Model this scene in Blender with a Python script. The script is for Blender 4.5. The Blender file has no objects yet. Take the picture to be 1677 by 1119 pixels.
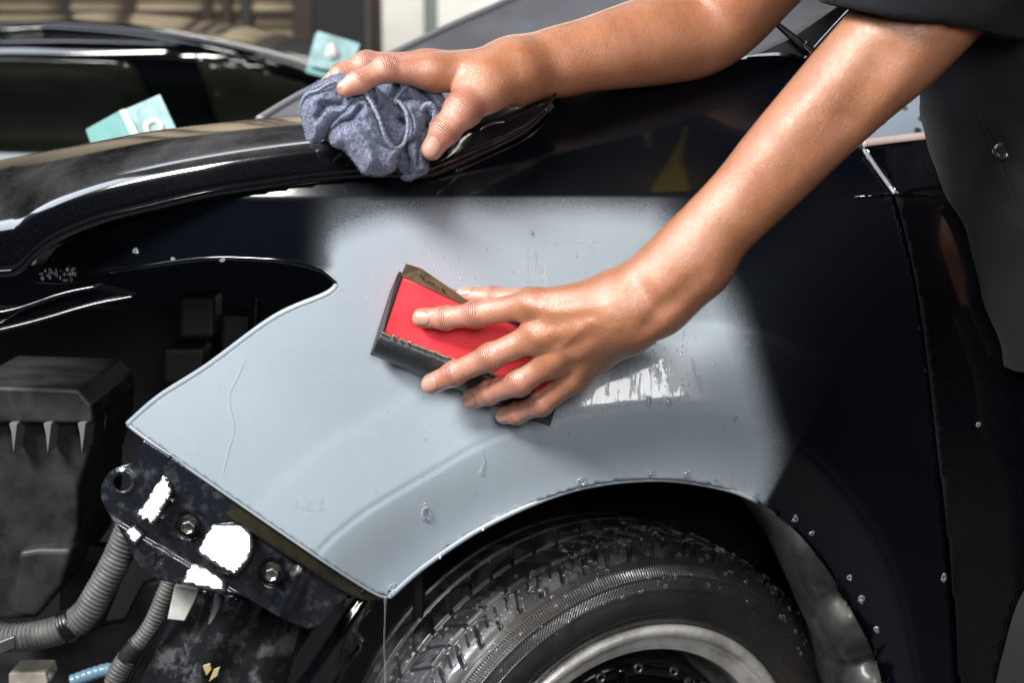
import bpy, bmesh, math, random
import numpy as np
from mathutils import Vector, Matrix, noise
from mathutils.geometry import delaunay_2d_cdt
R = math.radians
random.seed(7); rng = np.random.default_rng(7)
SC = bpy.context.scene; COL = SC.collection

# ------------------------------------------------------------------ camera
W0, H0 = 1677.0, 1119.0
CAMY, PITCH, FOC = -1.5, R(10), 53.7
CAM = Vector((0, CAMY, 0.78 + 1.5*math.tan(PITCH)))
cam = bpy.data.objects.new('camera', bpy.data.cameras.new('camera')); COL.objects.link(cam)
cam.location = CAM; cam.rotation_euler = (R(90)-PITCH, 0, 0)
cam.data.lens = FOC; cam.data.sensor_width = 36; cam.data.clip_end = 200; cam.data.clip_start = .05
cam.data.dof.use_dof = True; cam.data.dof.focus_distance = 1.47; cam.data.dof.aperture_fstop = 5.0
SC.camera = cam
FW = np.array([0, math.cos(PITCH), -math.sin(PITCH)]); UP = np.array([0, math.sin(PITCH), math.cos(PITCH)])
def P(px, py, Y=0.0):
    u = (px-W0/2)/W0*36/FOC; v = -(py-H0/2)/W0*36/FOC
    d = FW + np.array([u, 0, 0]) + UP*v
    return np.array(CAM) + d*((Y-CAMY)/d[1])
def PA(px, py, Y):                                   # the same for arrays
    px, py, Y = np.broadcast_arrays(np.asarray(px, float), np.asarray(py, float), np.asarray(Y, float))
    u = (px-W0/2)/W0*36/FOC; v = -(py-H0/2)/W0*36/FOC
    d = FW[None]+u.ravel()[:, None]*np.array([[1, 0, 0]])+v.ravel()[:, None]*UP[None]
    return np.array(CAM)[None]+d*((Y.ravel()-CAMY)/d[:, 1])[:, None]
def S(Y=0.0): return (Y-CAMY)/math.cos(PITCH)*36/FOC/W0      # metres per pixel at a depth
def V(a): return Vector([float(x) for x in a])

# ------------------------------------------------------------------ world, key lamp and added lights
w = bpy.data.worlds.new('World'); SC.world = w; w.use_nodes = True
bgn = w.node_tree.nodes['Background']; bgn.inputs[0].default_value = (.62, .70, .85, 1); bgn.inputs[1].default_value = .010
KEY = Vector((-1.33, -1.3, 2.3)); AIM = Vector((0.0, 0.0, .72))
def area(name, loc, aim, sx, sy, watts, col=(1, 1, 1)):
    l = bpy.data.lights.new(name, 'AREA'); l.shape = 'RECTANGLE'; l.size = sx; l.size_y = sy; l.energy = watts; l.color = col
    o = bpy.data.objects.new(name, l); COL.objects.link(o); o.location = loc
    o.rotation_euler = (Vector(aim)-Vector(loc)).to_track_quat('-Z', 'Y').to_euler(); return o
area('key_lamp', KEY, AIM, .85, .50, 118, (1, .97, .93))
area('bonnet_patch_light', (-1.85, -.15, 2.3), (0, 0, .85), 1.3, 1.0, 32, (.80, .88, 1))  # added bluish light, placed for its pale reflection on the bonnet
area('film_glare_light', (.14, -1.62, 1.39), (.1, 0, .76), .50, .50, 15, (1, .98, .96)).data.shape = 'ELLIPSE'  # added round light, placed for the wet film to mirror
area('bonnet_sheen_light', (-.6, 2.6, 3.6), (0, .4, .8), 3.2, .5, 18, (.86, .92, 1))  # added panel that puts a grey reflection on the bonnet top
area('side_fill_light', (2.6, -2.4, 2.0), (0, 0, .8), .7, 1.2, 5, (.85, .92, 1))  # added weak fill from the right
area('backdrop_light', (0, 3.6, 3.2), (0.0, 5.2, 1.3), 2.5, .8, 150, (1, .96, .88))  # added light that brightens the far walls
SC.view_settings.view_transform = 'Standard'; SC.view_settings.look = 'None'; SC.view_settings.exposure = 0; SC.view_settings.gamma = 1
SC.cycles.use_denoising = True; SC.cycles.max_bounces = 8

# ------------------------------------------------------------------ helpers
def tag(o, label=None, cat=None, group=None, kind=None):
    if label: o['label'] = label
    if cat: o['category'] = cat
    if group: o['group'] = group
    if kind: o['kind'] = kind
    return o
def empty(name, loc, label, cat, group=None):
    o = bpy.data.objects.new(name, None); COL.objects.link(o); o.location = V(loc); o.empty_display_size = .05
    return tag(o, label, cat, group)
def hold(name, loc, parent):
    o = bpy.data.objects.new(name, None); COL.objects.link(o); o.parent = parent
    o.matrix_parent_inverse = Matrix.Translation(-WLOC(parent)); o.location = V(loc); o.empty_display_size = .05; return o
LOCS = {}
def WLOC(o):
    p = Vector(o.location)
    return p
def mk(name, verts, faces, mat, parent=None, smooth=True, sub=0, solid=0, bevel=0, off=0):
    me = bpy.data.meshes.new(name)
    me.from_pydata([tuple(map(float, v)) for v in verts], [], [tuple(int(i) for i in f) for f in faces])
    me.validate(); me.update()
    if smooth: me.polygons.foreach_set('use_smooth', [True]*len(me.polygons))
    if mat: me.materials.append(mat)
    o = bpy.data.objects.new(name, me); COL.objects.link(o)
    if parent is not None:
        o.parent = parent; o.matrix_parent_inverse = Matrix.Translation(-WLOC(parent))
    if solid: s = o.modifiers.new('s', 'SOLIDIFY'); s.thickness = solid; s.offset = off
    if bevel:
        b = o.modifiers.new('b', 'BEVEL'); b.width = bevel; b.segments = 3; b.limit_method = 'ANGLE'; b.angle_limit = R(40)
    if sub: s = o.modifiers.new('d', 'SUBSURF'); s.levels = sub; s.render_levels = sub
    return o
def mkbig(name, verts, quads, mat, parent=None, solid=0, off=0):
    me = bpy.data.meshes.new(name); verts = np.asarray(verts, np.float32); quads = np.asarray(quads, np.int32)
    k = quads.shape[1]
    me.vertices.add(len(verts)); me.vertices.foreach_set('co', verts.ravel())
    me.loops.add(quads.size); me.loops.foreach_set('vertex_index', quads.ravel())
    me.polygons.add(len(quads)); me.polygons.foreach_set('loop_start', np.arange(0, quads.size, k, dtype=np.int32))
    me.update(calc_edges=True); me.validate()
    me.polygons.foreach_set('use_smooth', [True]*len(me.polygons))
    me.materials.append(mat); o = bpy.data.objects.new(name, me); COL.objects.link(o)
    if parent is not None:
        o.parent = parent; o.matrix_parent_inverse = Matrix.Translation(-WLOC(parent))
    if solid: s = o.modifiers.new('s', 'SOLIDIFY'); s.thickness = solid; s.offset = off
    return o
def attr(o, name, vals):
    a = o.data.attributes.new(name, 'FLOAT', 'POINT'); a.data.foreach_set('value', np.asarray(vals, np.float32))
def cr(pts, n=10, closed=False):                     # Catmull-Rom through points
    p = np.array(pts, float); m = len(p)
    if m == 2 and not closed: return p
    out = []
    rngi = range(m if closed else m-1)
    for i in rngi:
        if closed: a, b, c, d = p[(i-1) % m], p[i], p[(i+1) % m], p[(i+2) % m]
        else: a, b, c, d = p[max(i-1, 0)], p[i], p[i+1], p[min(i+2, m-1)]
        for k in range(n):
            t = k/n
            out.append(.5*((2*b)+(-a+c)*t+(2*a-5*b+4*c-d)*t*t+(-a+3*b-3*c+d)*t**3))
    if not closed: out.append(p[-1])
    return np.array(out)
def outline(*segs, step=5):                          # each segment a smooth curve; corners where segments join
    out = []
    for s in segs:
        c = cr(s, 12) if len(s) > 2 else np.array(s, float)
        L = np.r_[0, np.cumsum(np.linalg.norm(np.diff(c, axis=0), axis=1))]
        n = max(1, int(round(L[-1]/step))); t = np.linspace(0, L[-1], n+1)[:-1]
        out += [(np.interp(q, L, c[:, 0]), np.interp(q, L, c[:, 1])) for q in t]
    return np.array(out)
def sd_poly(px, py, poly):                           # signed distance, negative inside
    px = np.asarray(px, float); py = np.asarray(py, float)
    d = np.full(px.shape, 1e9); ins = np.zeros(px.shape, bool); n = len(poly)
    for i in range(n):
        a = poly[i]; b = poly[(i+1) % n]; e = b-a; L = max(e@e, 1e-9)
        t = np.clip(((px-a[0])*e[0]+(py-a[1])*e[1])/L, 0, 1)
        d = np.minimum(d, np.hypot(px-a[0]-t*e[0], py-a[1]-t*e[1]))
        c = (a[1] > py) != (b[1] > py)
        if abs(e[1]) > 1e-9: ins ^= c & (px < e[0]*(py-a[1])/e[1]+a[0])
    return np.where(ins, -d, d)
def d_line(px, py, poly):
    px = np.asarray(px, float); py = np.asarray(py, float); d = np.full(px.shape, 1e9)
    for a, b in zip(poly[:-1], poly[1:]):
        e = b-a; L = max(e@e, 1e-9); t = np.clip(((px-a[0])*e[0]+(py-a[1])*e[1])/L, 0, 1)
        d = np.minimum(d, np.hypot(px-a[0]-t*e[0], py-a[1]-t*e[1]))
    return d
def sst(a, b, x): t = np.clip((x-a)/(b-a), 0, 1); return t*t*(3-2*t)
def panel(name, out, depth, mat, parent=None, step=8, thick=.0015, off=1, holes=(), attrs=None, lip=0, cons=(), sharp=()):
    """a sheet cut to an outline, every point at its own distance, real thickness"""
    out = np.asarray(out, float); x0, y0 = out.min(0); x1, y1 = out.max(0)
    gx, gy = np.meshgrid(np.arange(x0+step/2, x1, step), np.arange(y0+step/2, y1, step))
    gx = gx.ravel()+np.where((np.round((gy.ravel()-y0)/step).astype(int) % 2) == 1, step*.25, -step*.25); gy = gy.ravel()
    d = sd_poly(gx, gy, out); keep = d < -step*.55
    for h in holes: keep &= sd_poly(gx, gy, h) > step*.55
    pts = [tuple(q) for q in out]; edges = [(i, (i+1) % len(out)) for i in range(len(out))]
    for h in holes:
        b = len(pts); pts += [tuple(q) for q in h]; edges += [(b+i, b+(i+1) % len(h)) for i in range(len(h))]
    for h, cl_ in [(h, True) for h in cons]+[(h, False) for h in sharp]:
        h = np.asarray(h, float); dk = d_line(gx, gy, np.vstack([h, h[:1]]) if cl_ else h); keep &= dk > step*.45
        b = len(pts); m_ = len(h); pts += [tuple(q) for q in h]; edges += [(b+i, b+(i+1) % m_) for i in range(m_ if cl_ else m_-1)]
    pts += list(zip(gx[keep], gy[keep]))
    vs, es, fs, *_ = delaunay_2d_cdt([Vector((float(a), float(b))) for a, b in pts], edges, [], 0, 1e-5)
    vs = np.array([tuple(v) for v in vs]); F = []
    cen = np.array([vs[list(f)].mean(0) for f in fs]); ok = sd_poly(cen[:, 0], cen[:, 1], out) < 0
    for h in holes: ok &= sd_poly(cen[:, 0], cen[:, 1], h) > 0
    F = [tuple(f) for f, k in zip(fs, ok) if k]
    Y = depth(vs[:, 0], vs[:, 1]) if callable(depth) else np.full(len(vs), float(depth))
    if lip:
        e = sd_poly(vs[:, 0], vs[:, 1], out); Y = Y+lip*(1-sst(-9, 0, e)*0-np.clip(-e/9, 0, 1))**2
    W = PA(vs[:, 0], vs[:, 1], Y)
    G = []
    for f in F:
        n = np.cross(W[f[1]]-W[f[0]], W[f[2]]-W[f[0]]); G.append(f if n[1] < 0 else f[::-1])
    o = mk(name, W, G, mat, parent)
    for k, fn in (attrs or {}).items(): attr(o, k, fn(vs[:, 0], vs[:, 1]))
    for h in sharp:
        on = d_line(vs[:, 0], vs[:, 1], np.asarray(h, float)) < .05; me = o.data
        sh_ = me.attributes.new('sharp_edge', 'BOOLEAN', 'EDGE') if 'sharp_edge' not in me.attributes else me.attributes['sharp_edge']
        for e_ in me.edges:
            if on[e_.vertices[0]] and on[e_.vertices[1]]: sh_.data[e_.index].value = True
    if thick: s = o.modifiers.new('s', 'SOLIDIFY'); s.thickness = thick; s.offset = -1
    return o
def tube(name, pts, rad, mat, parent=None, n=14, ring=None, cap=True, sm=8):
    """a tube through world points; rad may be a list; ring(s) adds corrugation"""
    p = np.array(pts, float); r = np.array(rad if hasattr(rad, '__len__') else [rad]*len(p), float)
    q = cr(np.c_[p, r], sm); p, r = q[:, :3], q[:, 3]
    L = np.r_[0, np.cumsum(np.linalg.norm(np.diff(p, axis=0), axis=1))]
    if ring:
        m = int(L[-1]/.0012); t = np.linspace(0, L[-1], m)
        p = np.c_[[np.interp(t, L, p[:, k]) for k in range(3)]].T; r = np.interp(t, L, r); L = t
    vs, fs = [], []; T = np.gradient(p, axis=0); T /= np.linalg.norm(T, axis=1)[:, None]
    u = np.cross(T[0], [0.1, 1, .2]); u /= np.linalg.norm(u)
    for i in range(len(p)):
        u = u-T[i]*(u@T[i]); u /= np.linalg.norm(u); b = np.cross(T[i], u)
        rr = r[i]+(ring(L[i]) if ring else 0)
        for k in range(n):
            a = 2*math.pi*k/n; vs.append(p[i]+rr*(math.cos(a)*u+math.sin(a)*b))
    for i in range(len(p)-1):
        for k in range(n):
            fs.append((i*n+k, i*n+(k+1) % n, (i+1)*n+(k+1) % n, (i+1)*n+k))
    if cap: fs += [tuple(range(n))[::-1], tuple(range((len(p)-1)*n, len(p)*n))]
    return mk(name, vs, fs, mat, parent)
def box(name, c, s, mat, parent=None, rot=None, bevel=.003):
    M = (rot or Matrix.Identity(3))
    vs = [V(c)+M@Vector((x*s[0]/2, y*s[1]/2, z*s[2]/2)) for x in (-1, 1) for y in (-1, 1) for z in (-1, 1)]
    fs = [(0, 1, 3, 2), (4, 6, 7, 5), (0, 4, 5, 1), (2, 3, 7, 6), (0, 2, 6, 4), (1, 5, 7, 3)]
    return mk(name, vs, fs, mat, parent, smooth=False, bevel=bevel)
def prism(name, poly, Y0, Y1, mat, parent=None, bevel=.002):
    """pixel outline with near distance Y0 (number or list) and a far face Y1 behind it"""
    n = len(poly); y0 = Y0 if hasattr(Y0, '__len__') else [Y0]*n
    f = [P(a, b, y) for (a, b), y in zip(poly, y0)]; g = [q+np.array([0, Y1-q[1], 0]) for q in f]
    fs = [tuple(range(n)), tuple(range(n, 2*n))[::-1]]+[(i, i+n, (i+1) % n+n, (i+1) % n) for i in range(n)]
    return mk(name, f+g, fs, mat, parent, smooth=False, bevel=bevel)

# ------------------------------------------------------------------ materials
class NT:
    def __init__(s, name):
        s.m = bpy.data.materials.new(name); s.m.use_nodes = True; s.t = s.m.node_tree; s.b = s.t.nodes['Principled BSDF']
        s.co = s.t.nodes.new('ShaderNodeTexCoord').outputs['Object']
    def n(s, typ, **k):
        x = s.t.nodes.new('ShaderNode'+typ)
        for a, v in k.items():
            if a.startswith('_'): setattr(x, a[1:], v)
            else: s.set(x, a, v)
        return x
    def set(s, node, key, v):
        i = node.inputs[int(key[1:])] if key[0] == 'i' and key[1:].isdigit() else node.inputs[key.replace('__', ' ')]
        if isinstance(v, bpy.types.NodeSocket): s.t.links.new(v, i)
        else: i.default_value = v
    def noise(s, scale, detail=4, rough=.5, vec=None, dist=0):
        x = s.n('TexNoise', Scale=scale, Detail=detail, Roughness=rough, Distortion=dist); s.t.links.new(vec or s.co, x.inputs['Vector']); return x.outputs['Fac']
    def scalev(s, v, ro=0.): x = s.n('Mapping', Scale=v, Rotation=(0, ro, 0)); s.t.links.new(s.co, x.inputs['Vector']); return x.outputs[0]
    def voro(s, scale, vec=None, feat='F1', out='Distance'):
        x = s.n('TexVoronoi', Scale=scale, _feature=feat); s.t.links.new(vec or s.co, x.inputs['Vector']); return x.outputs[out]
    def ramp(s, fac, a, b, ca=(0, 0, 0, 1), cb=(1, 1, 1, 1)):
        x = s.n('ValToRGB', Fac=fac); e = x.color_ramp.elements; e[0].position = a; e[1].position = b; e[0].color = ca; e[1].color = cb; return x.outputs[0]
    def mr(s, v, a, b, c=0., d=1.):
        x = s.n('MapRange', i0=v, i1=a, i2=b, i3=c, i4=d); return x.outputs[0]
    def math(s, op, a, b=0.):
        x = s.n('Math', _operation=op, i0=a, i1=b); return x.outputs[0]
    def mix(s, f, a, b):
        x = s.n('Mix', _data_type='RGBA'); s.set(x, 'i0', f); s.set(x, 'i6', a); s.set(x, 'i7', b); return x.outputs[2]
    def at(s, name): x = s.n('Attribute'); x.attribute_name = name; return x.outputs['Fac']
    def bump(s, h, st=.3, dist=.001, prev=None):
        x = s.n('Bump', Strength=st, Distance=dist, Height=h)
        if prev: s.t.links.new(prev, x.inputs['Normal'])
        return x.outputs[0]
    def out(s, **k):
        for a, v in k.items(): s.set(s.b, a, v)
        return s.m
def rgb(r, g, b): return (r, g, b, 1)
def simple(name, col, rough=.5, metal=0., bs=0, bst=.3, bd=.001, coat=0, coatr=.05, var=0.0, vscale=20):
    t = NT(name); c = rgb(*col)
    if var: c = t.mix(t.mr(t.noise(vscale, 6, .6), .35, .65), rgb(*[x*(1-var) for x in col]), rgb(*[min(1, x*(1+var)) for x in col]))
    k = dict(Base__Color=c, Roughness=rough, Metallic=metal, Coat__Weight=coat, Coat__Roughness=coatr)
    if bs: k['Normal'] = t.bump(t.noise(bs, 6, .6), bst, bd)
    return t.out(**k)
def m_paint(name, dust=.0):
    t = NT(name)
    fl = t.voro(2600, out='Color'); sp = t.n('SeparateColor', Color=fl).outputs[0]
    col = t.mix(t.mr(sp, .95, 1.0), rgb(.001, .0013, .0022), rgb(.02, .023, .03))
    dn = t.mr(t.noise(9, 8, .7), .35, .8)
    nz = t.n('NewGeometry').outputs['Normal']; nz = t.n('SeparateXYZ', Vector=nz).outputs[2]
    d = t.math('MULTIPLY', t.math('MULTIPLY', t.mr(nz, .3, 1), dn), dust)
    col = t.mix(d, col, rgb(.17, .16, .155))
    return t.out(Base__Color=col, Roughness=t.math('ADD', .12, t.math('MULTIPLY', d, .5)), Metallic=0., Specular__IOR__Level=.5, Coat__Weight=1., Coat__Roughness=t.math('ADD', .03, t.math('MULTIPLY', d, .25)), Normal=t.bump(t.noise(60, 3), .03, .0006))
M_PAINT = m_paint('black_car_paint'); M_HOOD = m_paint('dusty_black_car_paint', .4)
def m_fender():
    t = NT('primer_over_black_paint'); pr = t.at('primer'); wet = t.at('wet')
    sp = t.n('SeparateColor', Color=t.voro(1500, out='Color')).outputs[0]
    n2 = t.noise(1300, 2, .5); th = t.math('ADD', t.math('MULTIPLY', sp, .6), t.math('MULTIPLY', n2, .4))
    cl = t.math('ADD', pr, t.math('MULTIPLY', t.math('SUBTRACT', t.noise(22, 5, .6), .5), .30))
    cl = t.math('MULTIPLY', cl, t.mr(pr, 0, .06))
    a = t.math('SUBTRACT', cl, t.math('MULTIPLY', th, .95))
    speck = t.mr(a, -.16, .22)
    # mist: even veil plus specks
    f = t.n('Clamp', i0=t.math('ADD', t.math('MULTIPLY', t.math('MULTIPLY', speck, t.mr(pr, .4, 1, .22, .2)), t.mr(pr, .0, .3, .2, 1)), t.math('MULTIPLY', t.math('POWER', pr, 1.3), .84))).outputs[0]
    tint = t.mix(t.mr(t.noise(5, 4), .3, .7), rgb(.285, .337, .388), rgb(.325, .378, .428))
    col = t.mix(f, rgb(.0012, .002, .004), tint)
    streak = t.noise(1, 5, .6, vec=t.scalev((120, 1, 14)))
    col = t.mix(t.mr(streak, .3, .75, .12, 0), col, t.mix(f, rgb(.001, .002, .003), rgb(.20, .23, .26)))
    col = t.mix(t.math('MULTIPLY', t.mr(t.noise(1, 7, .75, vec=t.scalev((26, 8, 60)), dist=1.), .55, .75), t.math('MULTIPLY', f, .30)), col, rgb(.40, .44, .48))
    wn = t.math('ADD', wet, t.math('MULTIPLY', t.math('SUBTRACT', t.noise(1, 6, .7, vec=t.scalev((150, 30, 26), .0), dist=.9), .5), 1.9))
    wn = t.math('ADD', wn, t.math('MULTIPLY', t.math('SUBTRACT', t.noise(34, 5, .7, dist=1.5), .5), .9)); film = t.mr(wn, .43, .53)
    wet2 = t.n('Clamp', i0=t.math('MULTIPLY', film, t.mr(wet, .02, .1))).outputs[0]
    coat_r = t.mr(wet2, 0, 1, .30, .045)
    blackgloss = t.mr(f, 0, .5, 1, 0)
    cr_ = t.n('Mix', i0=blackgloss, i2=coat_r, i3=.05).outputs[0]
    cw = t.n('Mix', i0=blackgloss, i2=t.mr(wet2, 0, 1, .45, 1), i3=.9).outputs[0]
    h = t.math('ADD', t.math('MULTIPLY', streak, .25), t.math('MULTIPLY', wet2, .8))
    b = t.bump(h, t.mr(wet, 0, .5, .03, .30), .0016)
    b = t.bump(t.noise(1, 4, .55, vec=t.scalev((75, 20, 13)), dist=.5), t.math('MULTIPLY', wet2, .8), .004, b)
    return t.out(Base__Color=col, Roughness=t.mr(f, 0, 1, .22, .42), Coat__Weight=cw, Coat__Roughness=cr_, Coat__IOR=1.36, Normal=b, Specular__IOR__Level=.4)
M_FENDER = m_fender()
M_RUBBERY = simple('dusty_black_plastic', (.015, .0155, .017), .5, bs=120, bst=.35, var=.75, vscale=26)
M_VOID = simple('unlit_black_plastic', (.004, .004, .005), .6)  # near-black: shade of recesses and gaps is put into the colour
M_LINER = simple('dusty_wheel_arch', (.026, .025, .024), .55, bs=30, bst=.4, bd=.002, var=.7, vscale=14, coat=.25, coatr=.2)
def m_tyre():
    t = NT('wet_tyre_rubber'); z = t.at('tread')
    dirt = t.mr(t.noise(30, 5, .6, dist=.5), .45, .52)
    base = t.mix(t.mr(t.noise(15, 5), .3, .7), rgb(.012, .012, .014), rgb(.028, .027, .027))
    base = t.mix(t.math('MULTIPLY', t.math('SUBTRACT', 1, dirt), z), base, rgb(.050, .051, .060))
    brown = t.mr(t.noise(7, 3), .45, .7, 0, .4); base = t.mix(t.math('MULTIPLY', brown, t.math('SUBTRACT', 1, z)), base, rgb(.04, .03, .022))
    drops = t.mr(t.voro(420), .0, .22, 1, 0)
    h = t.math('ADD', t.math('MULTIPLY', t.noise(260, 4, .6), .6), t.math('MULTIPLY', drops, .7))
    return t.out(Base__Color=base, Roughness=t.mr(dirt, 0, 1, .55, .36), Coat__Weight=.7, Coat__Roughness=t.mr(t.noise(60, 4), .4, .6, .04, .3), Coat__IOR=1.33, Normal=t.bump(h, .35, .0006))
M_TYRE = m_tyre()
def m_rim():
    t = NT('scuffed_alloy'); s = t.noise(1, 6, .7, vec=t.scalev((14, 14, 160)))
    c = t.mix(t.mr(t.noise(16, 6, .7), .4, .65), rgb(.80, .79, .77), rgb(.36, .34, .32))
    return t.out(Base__Color=c, Metallic=.45, Roughness=t.mr(t.noise(50, 6), .3, .7, .22, .42), Normal=t.bump(s, .25, .0006))
M_RIM = m_rim()
M_STEEL = simple('worn_steel', (.35, .34, .32), .35, 1., bs=200, bst=.3, var=.3)
M_DARKSTEEL = simple('dark_steel', (.05, .052, .055), .3, .9, bs=150, bst=.3, var=.4)
def m_bracket():
    t = NT('glossy_black_bracket'); n = t.noise(70, 7, .65)
    c = t.mix(t.mr(n, .5, .72), rgb(.006, .008, .013), rgb(.05, .055, .065))
    return t.out(Base__Color=c, Roughness=t.mr(n, .35, .65, .08, .5), Coat__Weight=t.mr(n, .4, .6, 1, .35), Coat__Roughness=t.mr(t.noise(160, 6, .7), .4, .65, .04, .4), Normal=t.bump(t.noise(150, 6, .7), .35, .0007, t.bump(t.noise(30, 5), .2, .0016)))
M_BRACKET = m_bracket()
def m_rail():
    t = NT('wet_scuffed_rail'); n = t.noise(28, 7, .7)
    c = t.mix(t.mr(n, .52, .6), rgb(.010, .011, .013), rgb(.06, .063, .07))
    return t.out(Base__Color=c, Roughness=t.mr(n, .4, .65, .12, .45), Coat__Weight=.8, Coat__Roughness=.08, Normal=t.bump(t.noise(90, 6), .35, .0012))
M_RAIL = m_rail()
M_HOSE = simple('dusty_hose', (.085, .082, .08), .55, bs=80, bst=.3, var=.4, vscale=40)
M_BLUEHOSE = simple('blue_hose', (.12, .22, .30), .4, coat=.3)
M_STRIP = simple('scuffed_white_plastic', (.52, .52, .50), .5, bs=60, var=.15, vscale=60)
M_OLIVE = simple('grimy_flange', (.028, .025, .016), .25, .3, bs=40, bst=.3, var=.5, vscale=18, coat=.7)
def m_skin():
    t = NT('wet_tanned_skin'); fi = t.at('finger'); nl = t.at('nail'); wr = t.at('wrk'); ax = t.at('axial')
    base = t.mix(t.mr(t.noise(22, 7, .7), .35, .65), rgb(.325, .130, .064), rgb(.425, .188, .104))
    pink = t.mix(t.mr(t.noise(55, 4), .3, .7), rgb(.47, .20, .142), rgb(.55, .27, .20))
    col = t.mix(t.math('MULTIPLY', fi, .85), base, pink)
    cre = t.math('MULTIPLY', wr, t.mr(t.math('SINE', t.math('ADD', t.math('MULTIPLY', ax, 2900.), t.math('MULTIPLY', t.noise(130, 3), 7.))), .2, 1))
    col = t.mix(t.math('MULTIPLY', cre, .8), col, rgb(.24, .08, .05))
    col = t.mix(t.at('knuckle'), col, rgb(.38, .13, .085))
    col = t.mix(t.math('MULTIPLY', nl, .9), col, rgb(.47, .26, .205))
    rimn = t.math('MULTIPLY', t.mr(nl, .02, .4), t.mr(nl, .9, .5)); col = t.mix(t.math('MULTIPLY', rimn, .6), col, rgb(.30, .11, .08))
    pores = t.math('ADD', t.math('MULTIPLY', t.voro(1100), .6), t.math('MULTIPLY', t.noise(420, 4, .6), .4))
    lines = t.noise(1, 4, .6, vec=t.scalev((500, 120, 260)))
    notn = t.math('SUBTRACT', 1, nl)
    h = t.math('MULTIPLY', t.math('ADD', t.math('MULTIPLY', pores, .6), t.math('MULTIPLY', lines, .35)), notn)
    h = t.math('SUBTRACT', h, t.math('MULTIPLY', cre, 1.6)); h = t.math('ADD', h, t.math('MULTIPLY', nl, .4))
    wetn = t.mr(t.noise(38, 6, .7), .30, .55); wetm = t.math('MULTIPLY', t.math('MULTIPLY', t.at('wet'), wetn), t.mr(nl, 0, 1, 1, .35))
    nrm = t.bump(h, .8, .0013)
    return t.out(Base__Color=col, Roughness=t.mr(wetm, 0, 1, .46, .30), Subsurface__Weight=.16, Subsurface__Radius=(.9, .35, .18), Subsurface__Scale=.006,
                 Coat__Weight=t.mr(wetm, 0, .7, .4, 1), Coat__Roughness=t.mr(t.noise(300, 2), .3, .7, .10, .20), Coat__IOR=1.52, Coat__Normal=t.bump(t.math('ADD', h, t.noise(900, 3)), 1., .00045), Normal=nrm, Specular__IOR__Level=.42)
M_SKIN = m_skin()
def m_shirt():
    t = NT('black_cotton'); wv = t.math('ADD', t.n('TexWave', Vector=t.co, Scale=420).outputs['Fac'], t.noise(600, 3))
    c = t.mix(t.mr(t.noise(18, 5), .3, .7), rgb(.004, .0045, .0065), rgb(.008, .009, .012))
    return t.out(Base__Color=c, Roughness=.85, Specular__IOR__Level=.2, Sheen__Weight=.03, Normal=t.bump(wv, .3, .0005, t.bump(t.noise(14, 4), .5, .006)))
M_SHIRT = m_shirt()
def m_cloth():
    t = NT('blue_grey_microfibre'); n = t.noise(500, 4, .7)
    hem = t.at('hem')
    c = t.mix(t.mr(n, .3, .7), rgb(.085, .10, .165), rgb(.21, .24, .34)); c = t.mix(t.math('MULTIPLY', hem, .4), c, rgb(.27, .31, .42))
    return t.out(Base__Color=c, Roughness=.8, Sheen__Weight=.35, Sheen__Roughness=.4, Coat__Weight=.25, Coat__Roughness=.25, Normal=t.bump(t.math('ADD', n, t.noise(1500, 2)), .7, .0006))
M_CLOTH = m_cloth()
def m_yellow():
    t = NT('thin_yellow_cloth'); d = t.n('BsdfDiffuse', Color=rgb(.9, .75, .03)); q = t.n('BsdfTranslucent', Color=rgb(.98, .85, .04)); m = t.n('MixShader', i0=.7)
    t.t.links.new(d.outputs[0], m.inputs[1]); t.t.links.new(q.outputs[0], m.inputs[2]); t.t.links.new(m.outputs[0], t.t.nodes['Material Output'].inputs[0]); return t.m
M_YELLOW = m_yellow()
def m_foam():
    t = NT('red_foam'); n = t.noise(700, 3, .7)
    c = t.mix(t.mr(t.noise(30, 5), .3, .7), rgb(.76, .022, .040), rgb(.86, .045, .06))
    return t.out(Base__Color=c, Roughness=.55, Coat__Weight=.15, Coat__Roughness=.3, Normal=t.bump(n, .3, .0005))
M_FOAM = m_foam()
M_GRIT = simple('wet_black_grit', (.014, .017, .020), .5, bs=900, bst=.7, bd=.0008, coat=.2, coatr=.2, var=.3, vscale=60)
M_PAPER = simple('wet_brown_paper', (.16, .125, .075), .4, bs=120, var=.35, vscale=50, coat=.4)
M_PAPERDK = simple('soaked_brown_paper', (.03, .014, .014), .4, coat=.3)
def m_water():
    t = NT('water'); f = t.n('LayerWeight', Blend=.35).outputs['Facing']; fr = t.math('ADD', t.math('MULTIPLY', t.math('POWER', f, 3.), .5), .05)
    g = t.n('BsdfGlossy', Color=rgb(1, 1, 1), Roughness=.05); tr = t.n('BsdfTransparent', Color=rgb(.97, .98, 1)); d = t.n('BsdfDiffuse', Color=rgb(.8, .85, .9))
    lw = t.n('LayerWeight', Blend=.4).outputs['Facing']; m0 = t.n('MixShader', i0=t.math('MULTIPLY', t.math('POWER', lw, 1.6), 1.0)); t.t.links.new(tr.outputs[0], m0.inputs[1]); t.t.links.new(d.outputs[0], m0.inputs[2])  # pale diffuse rim paints the bright outline on bubbles
    m = t.n('MixShader', i0=fr); t.t.links.new(m0.outputs[0], m.inputs[1]); t.t.links.new(g.outputs[0], m.inputs[2])
    t.t.links.new(m.outputs[0], t.t.nodes['Material Output'].inputs[0]); return t.m
M_WATER = m_water()
M_GLASSDK = simple('dark_window_glass', (.012, .014, .010), .08, coat=1, coatr=.03, var=.4, vscale=2)
M_TEAL = simple('teal_card', (.17, .38, .37), .5, var=.25, vscale=12); M_WHITE = simple('white_print', (.75, .78, .78), .5)
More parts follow.
